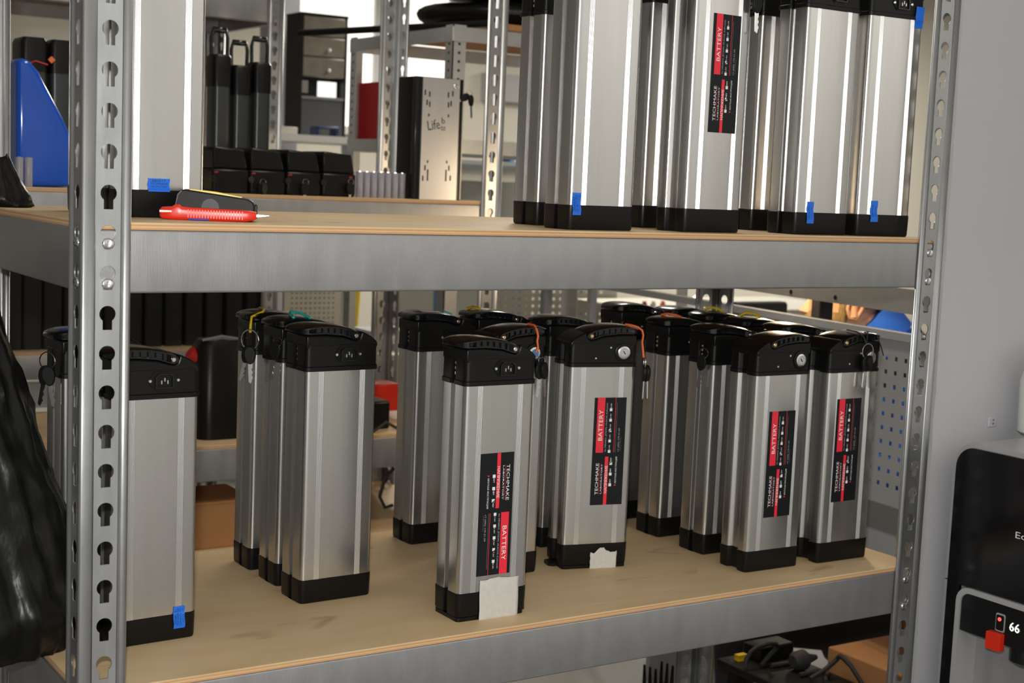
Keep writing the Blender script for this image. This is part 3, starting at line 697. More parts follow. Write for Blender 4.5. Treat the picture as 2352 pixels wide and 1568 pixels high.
# black key-locked packs
def pack_meshes():
    if 'pack' not in _bc:
        b = MB().prism([(-.052, 0), (.052, 0), (.054, .010), (.054, .058), (-.054, .058), (-.054, .010)], -.07, .07, 'y')
        h = MB().prism([(-.05, .058), (.052, .058), (.040, .105), (-.046, .112), (-.053, .106)], -.066, .066, 'y')
        _bc['pack'] = (b.mesh('pack_body', 'black'), h.mesh('hood', 'black'), MB().cyl((0, -.004, 0), (0, .004, 0), .008, n=14).mesh('lock', 'black_gloss', 40), MB().bx(-.012, .012, -.002, .002, -.002, .002).mesh('red_contact', 'red_dull'))
    return _bc['pack']
for i, px in enumerate((505, 589, 671, 751)):
    P = px_x(px, 440, R2Y+.10)
    t = thing('battery_pack', ('black hooded battery pack partly behind the tall silver battery', 'black hooded battery pack between two key-hung neighbours', 'black hooded battery pack with its key hanging low', 'black hooded battery pack at the row end beside grey cells')[i], 'battery pack', (P.x, R2Y+.10, ZS2), 0)
    a = pack_meshes(); obj('pack_body', a[0], t, bevel=.006).scale.x = .86; obj('hood', a[1], t, bevel=.006).scale.x = .86; obj('lock', a[2], t, (-.045, -.072, .035)); obj('red_contact', a[3], t, (.03 if i == 3 else -.038, -.071, .050)).scale = (.35, 1, .8)
for px, lab_ in ((604, 'key hanging from a black pack above the aisle shelf beam'), (702, 'brass-bladed key in front of the middle black pack'), (806, 'black key beside the upright grey cells')):
    keyset(lab_, onY(px, 418, R2Y+.02), (0,) if px > 700 else (0, 6), 0, .7)
# tall canisters with loop handles
def canister_meshes():
    if 'can' not in _bc:
        b = MB().loft([[(x, y, z) for x, y in rrect(-.038, .038, -.04, .04, .018)] for z in (0, .23)])
        c = MB().loft([[(x, y, z) for x, y in rrect(-w, w, -w, w, .018)] for z, w in ((.228, .041), (.292, .041), (.298, .036))])
        hd = MB().tube([(-.034, 0, .29), (-.036, 0, .335), (-.028, 0, .352), (.028, 0, .352), (.036, 0, .335), (.034, 0, .29)], .0075, 8)
        _bc['can'] = (b.mesh('tube_body', 'grey_can', 40), c.mesh('collar', 'black', 40), hd.mesh('loop_handle', 'black_gloss', 60))
    return _bc['can']
mat('grey_can', (.045, .05, .05), .3, .4)
for i, (px, dz) in enumerate(((500, .0), (546, -.028), (592, -.012))):
    P = onY(px, 300, R2Y+.36)
    t = thing('tall_battery', ('tall dark battery with loop handle next to the tall silver battery', 'tall dark battery with a pale streak and lower collar', 'tall dark battery with open loop handle beside the slotted post')[i], 'battery', (P.x, R2Y+.36, ZS2), 0)
    a = canister_meshes()
    for nm, me in zip(('tube_body', 'collar', 'loop_handle'), a): obj(nm, me, t).scale = (.62, .8, (1.18, 1.10, 1.14)[i])
# upright grey cells
cellm = (MB().lathe([(.0088, 0), (.0092, .001), (.0092, .064), (.0086, .0652)], n=14).mesh('wrap', 'cell', 40), MB().cyl((0, 0, .065), (0, 0, .0665), .004, n=10).mesh('terminal', 'steel'))
def cell(label, P, group):
    t = thing('battery_cell', label, 'battery cell', P, 0, group); obj('wrap', cellm[0], t); obj('terminal', cellm[1], t)
for i in range(8):
    P = onY(809+i*16.2, 440, R2Y+.06); cell('upright grey cylindrical cell in a line beside the handwritten-plate battery', (P.x, R2Y+.06, ZS2), 'grey cells on the aisle shelf')
for px in (44, 65):
    P = onY(px, 425, R2Y+.05); cell('upright grey cell in front of the blue cover', (P.x, R2Y+.05, ZS2), 'pair of cells by the blue cover')
# battery with handwritten plate
pl_l, pl_r = onY(962, 448, R2Y+.03), onY(1046, 452, R2Y+.03)
w_ = pl_r.x-pl_l.x; cx_ = (pl_l.x+pl_r.x)/2; hgt = onY(1003, 178, R2Y+.03).z-ZS2
t = thing('plate_battery', 'black battery with aluminium front plate carrying handwriting and slots', 'battery', (cx_, R2Y+.03, ZS2))
obj('shell', MB().loft([[(x, y, z) for x, y in rrect(-w_/2-.018, w_/2+.018, .001, .105, .012)] for z in (0, hgt*1.0)]).mesh('shell', 'black', 40), t)
obj('side_rail', MB().bx(-w_/2-.019, -w_/2-.012, -.002, .02, 0, hgt).mesh('side_rail', 'black_gloss'), t, bevel=.002)
plt = obj('front_plate', MB().bx(-w_/2, w_/2, -.003, .002, .001, hgt-.001).mesh('front_plate', 'alu_plate'), t)
for px, py, hh in ((977, 212, 11), (987, 216, 11), (1030, 218, 11), (1040, 215, 11), (981, 235, 11), (987, 239, 11), (1030, 241, 11), (1036, 238, 11), (985, 264, 6), (1030, 266, 6), (982, 371, 6), (1026, 372, 6), (976, 385, 11), (1031, 386, 11), (982, 402, 24), (1024, 403, 24), (971, 409, 11), (1034, 409, 11)):
    p_ = onY(px, py, R2Y+.027); obj('slot', MB().bx(-.002, .002, -.0003, .0002, -hh*.00062, hh*.00062).mesh('slot', 'ink'), plt, (p_.x-cx_, -.0031, p_.z-ZS2))
p_ = onY(1005, 290, R2Y+.027)
wr = text_mesh([('Life', .026, (-.012, .004), .18, 0, -.036), ('to', .016, (.0165, -.002), .05, 0, -.014), ('b', .016, (.0165, .016), .05, 0, -.010)], ['ink'], 'w')
e = obj('handwriting', wr.mesh('handwriting', 'ink', recalc=False), plt, (p_.x-cx_, -.0034, p_.z-ZS2)); e.rotation_euler.x = PI/2
obj('rivet', RIV, plt, (w_/2-.012, -.003, hgt-.02))
keyset('black keys dangling at the side of the handwritten-plate battery', onY(1078, 215, R2Y+.03), (60, -8), 0, .8)
# blue cover with sloping back
bp = [onY(px, py, R2Y+.14) for px, py in ((24, 425), (150, 427), (152, 320), (128, 268), (100, 215), (74, 165), (55, 142), (38, 135), (24, 136))]
poly = [(p.x, p.z) for p in bp]; mnz = min(z for _, z in poly); poly = [(x, z-mnz) for x, z in poly]; x0_ = sum(x for x, _ in poly)/len(poly)
tag(obj('blue_cover', MB().prism([(x-x0_, z) for x, z in poly], -.06, .06, 'y').mesh('blue_cover', 'blue'), loc=(x0_, R2Y+.14, ZS2), bevel=.012, seg=4), 'glossy blue plastic cover with sloping edge behind two cells', 'cover')
# dark packs behind the blue cover (on the farthest rack's lower ledge)
for i, (px, top, lab_) in enumerate(((67, 88, 'dark tall pack behind the blue cover, red wire on top'), (132, 95, 'dark tall pack with orange diamond sticker behind the blue cover'))):
    P = onY(px, 300, R2Y+.40); h_ = onY(px, top, R2Y+.40).z-ZS2
    t = thing('dark_pack', lab_, 'battery pack', (P.x, R2Y+.40, ZS2))
    obj('pack_body', MB().loft([[(x, y, z) for x, y in rrect(-.030, .030, -.05, .05, .012)] for z in (0, h_*.78)]).mesh('b', 'grey_can', 40), t)
    obj('lid', MB().loft([[(x, y, z) for x, y in rrect(-w2, w2, -.052, .052, .012)] for z, w2 in ((h_*.77, .0315), (h_*.97, .0315), (h_, .026))]).mesh('l', 'black', 40), t)
    if i: obj('diamond_sticker', MB().prism([(-.009, 0), (0, -.009), (.009, 0), (0, .009)], -.0545, -.0525, 'y').mesh('s', 'orange'), t, (-.030, 0, h_*.86))
    else: obj('red_wire', MB().tube([(-.03, -.053, h_*.80), (0, -.054, h_*.84), (.03, -.053, h_*.82)], .002, 5).mesh('w', 'red_dull'), t)
# tall black canister on lower aisle shelf and cardboard below
P = onY(498, 1005, R2Y+.12)
t = thing('black_canister', 'tall black canister with red cap knob on the lower aisle shelf', 'canister', (P.x, R2Y+.12, ZT-.595))
obj('can_body', MB().loft([[(x, y, z) for x, y in rrect(-.06, .06, -.05, .05, .03)] for z in (0, .23)]+[[(x, y, .245) for x, y in rrect(-.05, .05, -.042, .042, .028)]]).mesh('c', 'black', 40), t)
obj('cap_knob', MB().cyl((-.055, 0, .20), (-.075, 0, .215), .016, n=12).mesh('k', 'red_dull', 40), t)
obj('top_strap', MB().tube([(-.05, -.02, .243), (0, -.02, .252), (.05, -.02, .243)], .006, 6).mesh('s', 'grey_plastic'), t)
P = onY(488, 1190, R2Y+.1)
t = thing('cardboard_box', 'brown cardboard box lying under the lower aisle shelf', 'box', (P.x, R2Y+.14, ZT+-.86))
obj('carton', MB().bx(-.13, .09, -.10, .10, 0, .115).mesh('c', 'cardboard'), t, bevel=.003); obj('flap', MB().bx(-.13, .09, -.104, .0, .113, .118).mesh('c', 'cardboard'), t)
ply('plywood shelf board under the brown cardboard box', -.0255, RW+.0255, R2Y+.0044, R2Y+.5956, ZT-.86)
# charger and red box at the right of the lower aisle shelf
P = onY(884, 985, R2Y+.06)
tag(obj('charger', MB().bx(-.07, .03, -.03, .05, 0, .075).mesh('c', 'black'), loc=(P.x-.01, R2Y+.10, ZT-.595), bevel=.006), 'black charger brick beside the row of three batteries', 'charger')
tag(obj('red_box', MB().bx(-.05, .07, -.03, .05, 0, .075).mesh('c', 'red'), loc=(P.x+.06, R2Y+.25, ZT-.595+.02), bevel=.004), 'red box behind the black charger brick', 'box')
tag(obj('cable', MB().tube([(P.x-.05, R2Y+.03, ZT-.592), (P.x-.01, R2Y+.035, ZT-.57), (P.x+.03, R2Y+.05, ZT-.590), (P.x+.06, R2Y+.09, ZT-.590)], .004, 6).mesh('c', 'rubber')), 'black cable curling in front of the charger brick', 'cable')
tag(obj('cable', MB().tube([onY(905, 1075, R2Y+.2), onY(885, 1095, R2Y+.2), onY(872, 1140, R2Y+.2), onY(884, 1165, R2Y+.2), onY(902, 1160, R2Y+.2)], .005, 6).mesh('c', 'rubber')), 'black cable loop hanging below the lower aisle shelf', 'cable')
# row of tall black batteries on the farthest rack
for i in range(13):
    px = 20+i*46; P = onY(px, 780, R4Y+.12); h_ = .40
    t = thing('tall_battery', 'tall black battery in the long row on the farthest rack', 'battery', (P.x, R4Y+.12, ZT-.545), 0, 'tall black batteries on the farthest rack')
    if i == 0:
        tb = MB().loft([[(x, y, z) for x, y in rrect(-.031, .031, -.05, .05, .010)] for z in (0, h_)]).mesh('b', 'void', 40); tl = MB().loft([[(x, y, z) for x, y in rrect(-w2, w2, -.052, .052, .012)] for z, w2 in ((h_-.002, .033), (h_+.06, .033), (h_+.065, .028))]).mesh('l', 'void', 40)
    obj('battery_body', tb, t); obj('battery_cap', tl, t)
# ================================================================== back of the workshop
def frame_box(name, label, cat, px0, py0, px1, py1, Y, thick, m_, bev=.004, group=None):
    a, b = onY(px0, py1, Y), onY(px1, py0, Y); c = (a+b)/2
    return tag(obj(name, MB().bx(-(b.x-a.x)/2, (b.x-a.x)/2, 0, thick, 0, b.z-a.z).mesh(name, m_), loc=(c.x, Y, a.z), bevel=bev), label, cat, group)
# window in the back wall
YW = 6.46
a, b = onY(655, 300, YW), onY(1052, -160, YW); wx, wz = b.x-a.x, b.z-a.z
win = struct('window_1', MB().bx(0, wx, .02, .04, 0, wz).mesh('w', 'white')); win.location = (a.x, YW, a.z)
fr = .05
for nm, x0, x1, z0, z1 in (('window_frame', 0, wx, 0, fr), ('window_frame', 0, wx, wz-fr, wz), ('window_frame', 0, fr, fr, wz-fr), ('window_frame', wx-fr, wx, fr, wz-fr), ('mullion', wx*.52-.03, wx*.52+.03, fr, wz-fr)):
    obj(nm, MB().bx(x0, x1, -.03, .02, z0, z1).mesh(nm, 'white'), win)
for x0, x1 in ((fr, wx*.52-.03), (wx*.52+.03, wx-fr)): obj('pane', MB().bx(x0, x1, 0, .012, fr, wz-fr).mesh('pane', 'window_light'), win)
# pier
a, b = onY(640, 320, 4.6), onY(690, 0, 4.6)
struct('wall_middle', MB().bx(a.x, b.x, 4.6, 4.85, FZ, 1.7).mesh('w', 'wall'))
# drawer cabinet on a bench
YC = 4.35
a, b = onY(688, 312, YC), onY(796, 40, YC); wx, wz = b.x-a.x, b.z-a.z
t = thing('drawer_cabinet', 'dark small-parts cabinet with smoky drawers and lit cubbies', 'cabinet', (a.x, YC, a.z)); s_ = wz/272
def zc(py): return (312-py)*s_
obj('side_panel', MB().bx(-.006, .004, -.004, .16, 0, wz).mesh('p', 'black_matte'), t); obj('side_panel', MB().bx(wx-.004, wx+.006, -.004, .16, 0, wz).mesh('p', 'black_matte'), t)
obj('top_panel', MB().bx(-.008, wx+.008, -.006, .16, wz-.008, wz+.004).mesh('p', 'black_matte'), t); obj('back_panel', MB().bx(0, wx, .14, .16, 0, wz).mesh('p', 'black_matte'), t)
obj('lower_panel', MB().bx(0, wx, 0, .02, 0, zc(226)).mesh('p', 'dark_grey'), t); obj('shelf_strip', MB().bx(0, wx, -.004, .14, zc(228), zc(222)).mesh('p', 'grey_plastic'), t)
for y0, y1 in ((45, 88), (90, 133), (135, 178)):
    d = obj('drawer', MB().bx(.006, wx-.006, -.006, .12, zc(y1), zc(y0)).mesh('d', 'drawer'), t, bevel=.004)
    obj('knob', MB().lathe([(.006, 0), (.008, -.012), (.003, -.015)], (wx*.6, -.006, zc((y0+y1)/2+6)), 'y', 12).mesh('k', 'white', 40), d)
obj('cubby_card', MB().bx(.004, wx*.27, .05, .06, zc(214), zc(186)).mesh('c', 'panel_cream'), t)
obj('lit_display', MB().bx(wx*.50, wx*.92, .05, .06, zc(222), zc(186)).mesh('c', 'screen_light'), t)
P = onY(740, 318, YC)
t = thing('work_table', 'long light table under the small-parts cabinet', 'table', (P.x, YC, FZ)); ht = a.z-FZ
obj('table_top', MB().bx(-.45, .25, -.25, .22, ht-.03, ht).mesh('t', 'white'), t)
for x in (-.42, .22):
    for y in (-.22, .19): obj('leg', MB().bx(x-.02, x+.02, y-.02, y+.02, 0, ht-.03).mesh('l', 'panel_grey'), t)
frame_box('carton', 'pale small box at the table edge by the white pier', 'box', 645, 303, 684, 318, YC-.2, .08, 'panel_cream').location.z = a.z-.0005
t = thing('plastic_stool', 'dark blue plastic stool upside on the light table', 'stool', (onY(750, 318, YC-.2).x, YC-.18, a.z))
obj('stool_seat', MB().bx(-.055, .05, -.04, .04, .03, .042).mesh('s', 'ink_blue'), t, bevel=.004)
for x in (-.05, .045): obj('leg', MB().bx(x-.006, x+.006, -.035, .035, 0, .034).mesh('l', 'ink_blue'), t)
# light grey slotted angle frame
F0 = at(1042, 60, 4.3)
yl = onX(806, 95, F0.x).y; ztop = F0.z+.006
t = thing('slotted_frame', 'light grey slotted angle frame carrying black bags on boards', 'shelf frame', (F0.x, F0.y, FZ)); H = ztop-FZ
def ang_post(x, y, sx, sy):
    mb = MB(); mb.bx(min(0, .045*sx), max(0, .045*sx), 0 if sy > 0 else -.003, .003 if sy > 0 else 0, 0, H); q = obj('post', mb.mesh('p', 'galv_light'), t, (x, y, 0))
    obj('post_flange', MB().bx(0 if sx > 0 else -.003, .003 if sx > 0 else 0, min(0, .045*sy), max(0, .045*sy), 0, H).mesh('p', 'galv_light'), q)
    hm = MB()
    for i in range(28):
        z = H-.03-.026*i; hm.cyl((.022*sx, -.0008 if sy > 0 else .0008, z), (.022*sx, .0005, z), .0045, n=8); hm.cyl((-.0008*sx, .022*sy, z), (.0005*sx, .022*sy, z), .0045, n=8)
    h_ = obj('slot_row', hm.mesh('h', 'ink'), q); h_['kind'] = 'stuff'
L1 = yl-F0.y; W1 = .95; zd = onX(836, 345, F0.x+.03).z; hd0 = zd-FZ-.006
for x, y, sx, sy in ((0, 0, 1, 1), (0, L1, 1, -1), (W1, 0, -1, 1), (W1, L1, -1, -1)): ang_post(x, y, sx, sy)
for z in (H-.048, hd0):
    obj('rail', MB().bx(0, W1, -.003, 0, z, z+.042).mesh('r', 'galv_light'), t); obj('rail', MB().bx(0, W1, L1, L1+.003, z, z+.042).mesh('r', 'galv_light'), t)
    obj('rail', MB().bx(-.003, 0, 0, L1, z, z+.042).mesh('r', 'galv_light'), t); obj('rail', MB().bx(W1, W1+.003, 0, L1, z, z+.042).mesh('r', 'galv_light'), t)
    if z < H-.1: obj('deck', MB().bx(.004, W1-.004, .004, L1-.004, z+.002, z+.006).mesh('r', 'galv_light'), t)
zt_ = FZ+H-.004
tag(obj('board', MB().bx(-.293, .32, -.352, .338, 0, .018).mesh('b', 'cardboard'), loc=(F0.x+.42, F0.y+.35, zt_+.003)), 'brown board lying on the slotted frame under the black bags', 'board')
for i, (dx, dy, dz, sx, sy, sz, lab_) in enumerate(((.40, .30, .062, .31, .26, .045, 'flat shiny black bag lowest on the brown board'), (.44, .32, .145, .28, .24, .045, 'flat shiny black bag stacked on another bag'))):
    mb = MB(); rings = []; rnd = random.Random(i)
    for j in range(13):
        th = -PI/2+PI*j/12; rr = []
        for k in range(28):
            a_ = 2*PI*k/28; w2 = abs(math.cos(th))**.6*(1+.06*math.sin(3*a_+i)+.05*math.sin(7*a_+2*i)); rr.append((sx*w2*math.cos(a_)+1e-4*math.cos(a_), sy*w2*math.sin(a_)+1e-4*math.sin(a_), sz*math.sin(th)*(1+.15*math.sin(5*a_))))
        rings.append(rr)
    tag(obj('plastic_bag', mb.loft(rings).mesh('b', 'bag', 60), loc=(F0.x+dx, F0.y+dy, zt_+dz+(.006, .018)[i])), lab_, 'bag')
tag(obj('board', MB().bx(-.30, .30, -.2, .22, 0, .014).mesh('b', 'cardboard'), loc=(F0.x+.44, F0.y+.33, zt_+.206)), 'brown board on top of the stacked black bags', 'board')
Pr0 = onZ(690, 76, FZ+H+.0105); Pr1 = onZ(965, 62, FZ+H+.0105); Pr1 = Pr0+(Pr1-Pr0)*((1.99-Pr0.y)/(Pr1.y-Pr0.y))
tag(obj('rod', MB().cyl(Pr0, Pr1, .011, n=12).mesh('r', 'black_matte', 40)), 'long black rod lying across the slotted frame', 'rod')
Pb = at(985, 58, 4.55)
tag(obj('blue_strip', MB().bx(-.05, .05, -.03, .03, 0, .020).mesh('s', 'blue'), loc=(F0.x+.19, F0.y+.58, zt_+.021)), 'short blue bar next to the black bags', 'bar')
ya_, yb_ = onX(860, 300, F0.x+.03).y, onX(815, 300, F0.x+.03).y; zc1 = onX(836, 190, F0.x+.03).z
tag(obj('red_case', MB().bx(-.02, .02, -(yb_-ya_)/2, (yb_-ya_)/2, 0, zc1-zd).mesh('c', 'red_dull'), loc=(F0.x+.05, (ya_+yb_)/2-.020, zd), bevel=.003), 'upright red case standing inside the slotted frame', 'case')
tag(obj('small_carton', MB().bx(-.05, .05, -.04, .04, 0, .07).mesh('c', 'white'), loc=(F0.x+.16, F0.y+.42, zd), bevel=.003), 'white small carton on the slotted frame deck', 'box')
tag(obj('small_carton', MB().bx(-.05, .05, -.04, .04, 0, .03).mesh('c', 'label_red'), loc=(F0.x+.16, F0.y+.42, zd+.07), bevel=.003), 'red flat carton on top of the white small carton', 'box')
# blue framed workbench to the right
YB = 4.3
a = onY(1085, 372, YB); P = onY(1175, 372, YB); hb_ = P.z-FZ
t = thing('workbench', 'grey topped workbench with blue legs beyond the slotted post', 'workbench', (P.x, YB, FZ))
obj('bench_top', MB().bx(-.4, .5, 0, .6, hb_-.02, hb_).mesh('b', 'panel_grey'), t); obj('apron', MB().bx(-.4, .5, .01, .03, hb_-.10, hb_-.045).mesh('b', 'panel_cream'), t); obj('groove_rail', MB().bx(-.4, .5, .0, .02, hb_-.045, hb_-.02).mesh('b', 'grey_plastic'), t)
for x in (-.36, -.06, .10, .46): obj('leg', MB().bx(x-.022, x+.022, .02, .06, 0, hb_-.10).mesh('l', 'glass_blue'), t)
obj('back_panel', MB().bx(-.4, .5, .55, .58, 0, hb_-.1).mesh('l', 'panel_cream'), t)
t = thing('blue_monitor', 'blue framed box with dark opening on the grey workbench', 'cabinet', (onY(1160, 360, YB+.1).x, YB+.1, FZ+hb_))
for x0, x1, z0, z1 in ((-.055, .055, .075, .10), (-.055, -.032, 0, .075), (.032, .055, 0, .075)): obj('frame_bar', MB().bx(x0, x1, 0, .08, z0, z1).mesh('f', 'glass_blue'), t)
obj('dark_back', MB().bx(-.032, .032, .05, .08, 0, .075).mesh('f', 'grey_plastic'), t)
a, b = onY(1140, 232, 6.46), onY(1400, 192, 6.46)
tag(obj('wall_rail', MB().bx(0, b.x-a.x+1.0, -.03, .042, 0, b.z-a.z).mesh('r', 'wall_grey'), loc=(a.x-.10, 6.46, a.z)), 'plain grey horizontal duct running before the cream wall', 'duct')
# ================================================================== perforated panels
def peg(mb, w, h, pitch, hole, th, m0=.02):
    """vertical perforated sheet in local XZ from (0,0) to (w,h)"""
    nx = int((w-2*m0)/pitch); nz = int((h-2*m0)/pitch); ox = (w-(nx-1)*pitch)/2; oz = (h-(nz-1)*pitch)/2
    xs = [0.0]+sum([[ox+i*pitch-hole/2, ox+i*pitch+hole/2] for i in range(nx)], [])+[w]; zs = [0.0]+sum([[oz+i*pitch-hole/2, oz+i*pitch+hole/2] for i in range(nz)], [])+[h]
    idx = {}; vs = []; fs = []
    def v(i, j):
        if (i, j) not in idx: idx[(i, j)] = len(vs); vs.append((xs[i], 0, zs[j]))
        return idx[(i, j)]
    for i in range(len(xs)-1):
        for j in range(len(zs)-1):
            if i % 2 == 1 and j % 2 == 1: continue
            fs.append((v(i, j), v(i+1, j), v(i+1, j+1), v(i, j+1)))
    mb.add(vs, fs); return mb
XP = 1.97; PA = math.radians(-6.8)
B0 = onX(2060, 900, XP); dY = Vector((-math.sin(PA), math.cos(PA), 0)); y0p = .10
S0 = B0-dY*((B0.y-y0p)/dY.y); ztp = onX(2060, 780, XP).z; zbp = onX(2060, 1165, XP).z
t = thing('perforated_panel', 'grey perforated tool panel with square holes beside the shelf end', 'panel', (S0.x, S0.y, FZ), PA); Lp = 1.1
q = obj('sheet', peg(MB(), Lp, ztp-zbp, .0325, .0105, 0).mesh('s', 'panel_grey', recalc=False), t, (0, 0, zbp-FZ), PI/2, solid=.0015)
obj('top_rail', MB().bx(-.012, .012, 0, 2.2, ztp-FZ, ztp-FZ+.018).mesh('r', 'panel_grey'), t); obj('dark_band', MB().bx(-.008, .02, 0, Lp, zbp-FZ-.062, zbp-FZ).mesh('r', 'grey_plastic'), t)
obj('lower_sheet', MB().bx(-.006, .02, 0, Lp, zbp-FZ-.24, zbp-FZ-.062).mesh('r', 'panel_grey'), t)
for y in (.055, Lp, 2.18): obj('upright', MB().bx(.0, .03, y-.015, y+.015, 0, ztp-FZ).mesh('u', 'panel_grey'), t)
# high rail with two holes above the gap
zr0 = onX(2060, 717, XP).z; zr1 = onX(2060, 660, XP).z
t = thing('bench_rail', 'light grey bench shelf rail with two dark holes above the worker', 'rail', (S0.x, S0.y, zr0), PA)
obj('rail_face', MB().bx(-.004, .0, 0, 1.9, 0, zr1-zr0).mesh('r', 'galv_light'), t); obj('rail_lip', MB().bx(0, .03, 0, 1.9, 0, .003).mesh('r', 'panel_cream'), t)
for y in (.02, 1.88): obj('rail_post', MB().bx(.013, .036, y-.012, y+.012, FZ-zr0, zr1-zr0).mesh('p', 'galv_light'), t)
nP = Vector((math.cos(PA), math.sin(PA), 0))
for px, py in ((1820, 670), (1922, 683)):
    r_ = ray(px, py); p_ = CAMP+r_*((S0-CAMP).dot(nP)/r_.dot(nP)); obj('hole', MB().cyl((-.0052, 0, 0), (-.003, 0, 0), .006, n=10).mesh('h', 'ink'), t, (0, (p_-S0).dot(dY), p_.z-zr0))
# grey and white perforated panels farther back
a, b = onY(1120, 745, 3.7), onY(1408, 640, 3.7)
t = thing('perforated_panel', 'cream grey perforated panel far behind the crowded batteries', 'panel', (a.x, 3.7, b.z-.5))
q = obj('sheet', peg(MB(), .62, .5, .033, .011, 0).mesh('s', 'panel_cream', recalc=False), t, solid=.0015); q.rotation_euler.z = math.radians(-14)
for x in (.02, .58): obj('upright', MB().bx(x-.012, x+.012, .002, .026, FZ-(b.z-.5), .5).mesh('u', 'panel_cream'), t).rotation_euler.z = math.radians(-14)
a = onY(650, 785, 3.75)
t = thing('perforated_panel', 'small off-white perforated board behind the row of three', 'panel', (a.x, 3.75, a.z))
obj('sheet', peg(MB(), .26, .30, .021, .007, 0).mesh('s', 'panel_cream', recalc=False), t, solid=.0015); obj('backing', MB().bx(0, .26, .01, .014, 0, .30).mesh('b', 'grey_plastic'), t)
for x in (.02, .24): obj('upright', MB().bx(x-.01, x+.01, .012, .03, FZ-a.z, .30).mesh('u', 'panel_cream'), t)
for i, (px, m_, lab_) in enumerate(((790, 'white', 'white rolled sheet leaning beside the small perforated board'), (812, 'yellow', 'dull yellow roll leaning beside the white rolled sheet'))):
    P = onY(px, 790, 3.8); tag(obj('roll', MB().cyl((-.03, 0, 0), (.03, 0, P.z+.31-FZ), .016, .02, n=14).mesh('r', m_, 40), loc=(P.x, 3.84, FZ)), lab_, 'roll')
P = onY(880, 800, 3.3)
tag(obj('paper_stack', MB().bx(-.1, .12, -.08, .08, 0, .06).mesh('p', 'white'), loc=(P.x, 3.3, P.z), bevel=.004), 'white paper stack seen past the row of three', 'paper')
tag(obj('paper_stack', MB().bx(-.1, .12, -.08, .08, 0, .02).mesh('p', 'wall_grey'), loc=(P.x, 3.3, P.z+.06)), 'grey folder lying on the white paper stack', 'folder')
t = thing('side_table', 'pale table carrying the white paper stack', 'table', (P.x, 3.3, FZ)); hh = P.z-FZ
obj('table_top', MB().bx(-.25, .45, -.2, .3, hh-.03, hh).mesh('t', 'panel_cream'), t)
for x in (-.22, .42):
    for y in (-.17, .27): obj('leg', MB().bx(x-.02, x+.02, y-.02, y+.02, 0, hh-.03).mesh('l', 'panel_grey'), t)
# desk with lamp ring beyond the crowded batteries
P = onY(1560, 705, 2.9)
t = thing('lab_bench', 'long cream bench far behind the crowded batteries', 'bench', (P.x, 2.9, FZ)); hh = P.z-FZ-.02
obj('bench_top', MB().bx(-.10, 1.1, 0, .62, hh-.04, hh).mesh('t', 'panel_cream'), t); obj('bench_front', MB().bx(-.08, 1.08, .03, .06, 0, hh-.04).mesh('t', 'panel_grey'), t)
zb_ = FZ+hh
t = thing('ring_lamp', 'small glowing ring lamp standing on the far bench', 'lamp', (onY(1585, 690, 3.1).x, 3.1, zb_))
obj('light_ring', MB().tube([(.055*math.cos(2*PI*i/20), 0, .085+.055*math.sin(2*PI*i/20)) for i in range(20)], .007, 8, closed=True).mesh('r', 'lamp_light', 60), t); obj('lamp_base', MB().cyl((0, 0, 0), (0, 0, .03), .03, .02).mesh('b', 'white', 40), t)
for px, m_, lab_ in ((1480, 'red_dull', 'small red jar on the far bench'), (1500, 'white', 'small white jar on the far bench'), (1522, 'orange', 'small orange jar on the far bench')):
    P = onY(px, 700, 2.96); tag(obj('jar', MB().lathe([(.011, 0), (.012, .002), (.012, .03), (.008, .034), (.008, .040)], n=12).mesh('j', m_, 40), loc=(P.x, 2.96, zb_)), lab_, 'jar')
P = onY(1740, 705, 2.2)
tag(obj('dark_tool', MB().loft([[(x, y, z) for y, z in rrect(-.03, .03, 0, .05, .015)] for x in (-.12, .12)]).mesh('d', 'rubber', 40), loc=(P.x, 2.2, P.z-.03)), 'dark hand tool before the worker', 'tool')
t = thing('tool_stand', 'grey stand holding the dark hand tool', 'stand', (P.x, 2.2, FZ)); obj('stand_top', MB().bx(-.2, .2, -.15, .15, P.z-.05-FZ, P.z-.03-FZ).mesh('t', 'panel_cream'), t); obj('stand_leg', MB().bx(-.03, .03, -.03, .03, 0, P.z-.05-FZ).mesh('t', 'panel_grey'), t)
# ================================================================== water dispenser
XD = 1.574
def yz(px, py): p = onX(px, py, XD); return p.y, p.z
yF = yz(2172, 1250)[0]; zT = (yz(2236, 1013)[1]+yz(2352, 1045)[1])/2; Wd = .34; yN = yF-Wd
rad = .05
yA, zA = yz(2197, 1420)[0], yz(2215, 1345)[1]; mA = yF-yA; yA2 = yN+mA; zLow = zA-.42
t = thing('water_dispenser', 'black and silver water dispenser standing by the white wall', 'water dispenser', (XD, (yF+yN)/2, FZ)); o_ = Vector((XD, (yF+yN)/2, FZ))
def yzpoly(name, m_, poly, x0, x1, parent=None, bev=0, smooth=None):
    return obj(name, MB().prism([(y-o_.y, z-FZ) for y, z in poly], x0, x1, 'x').mesh(name, m_, smooth), parent or t, bevel=bev)
obj('back_shell', MB().prism([(y-o_.y, z-FZ) for y, z in rrect(yN, yF, FZ, zT, rad, 6)], .13, .38, 'x').mesh('s', 'trim_silver', 30), t)
def topshape(off, zb): # rounded top part
    return [(yF-off, zb)]+[(yF-off-(rad-off)*(1-math.cos(a)), zT-off-(rad-off)*(1-math.sin(a))) for a in [PI/2*i/7 for i in range(8)]]+[(yN+off+(rad-off)*(1-math.sin(a)), zT-off-(rad-off)*(1-math.cos(a))) for a in [PI/2*i/7 for i in range(8)]]+[(yN+off, zb)]
yzpoly('upper_shell', 'trim_silver', topshape(0, zA), .006, .131, smooth=30); yzpoly('front_panel', 'black_gloss', topshape(.010, zA), 0, .007, smooth=30)
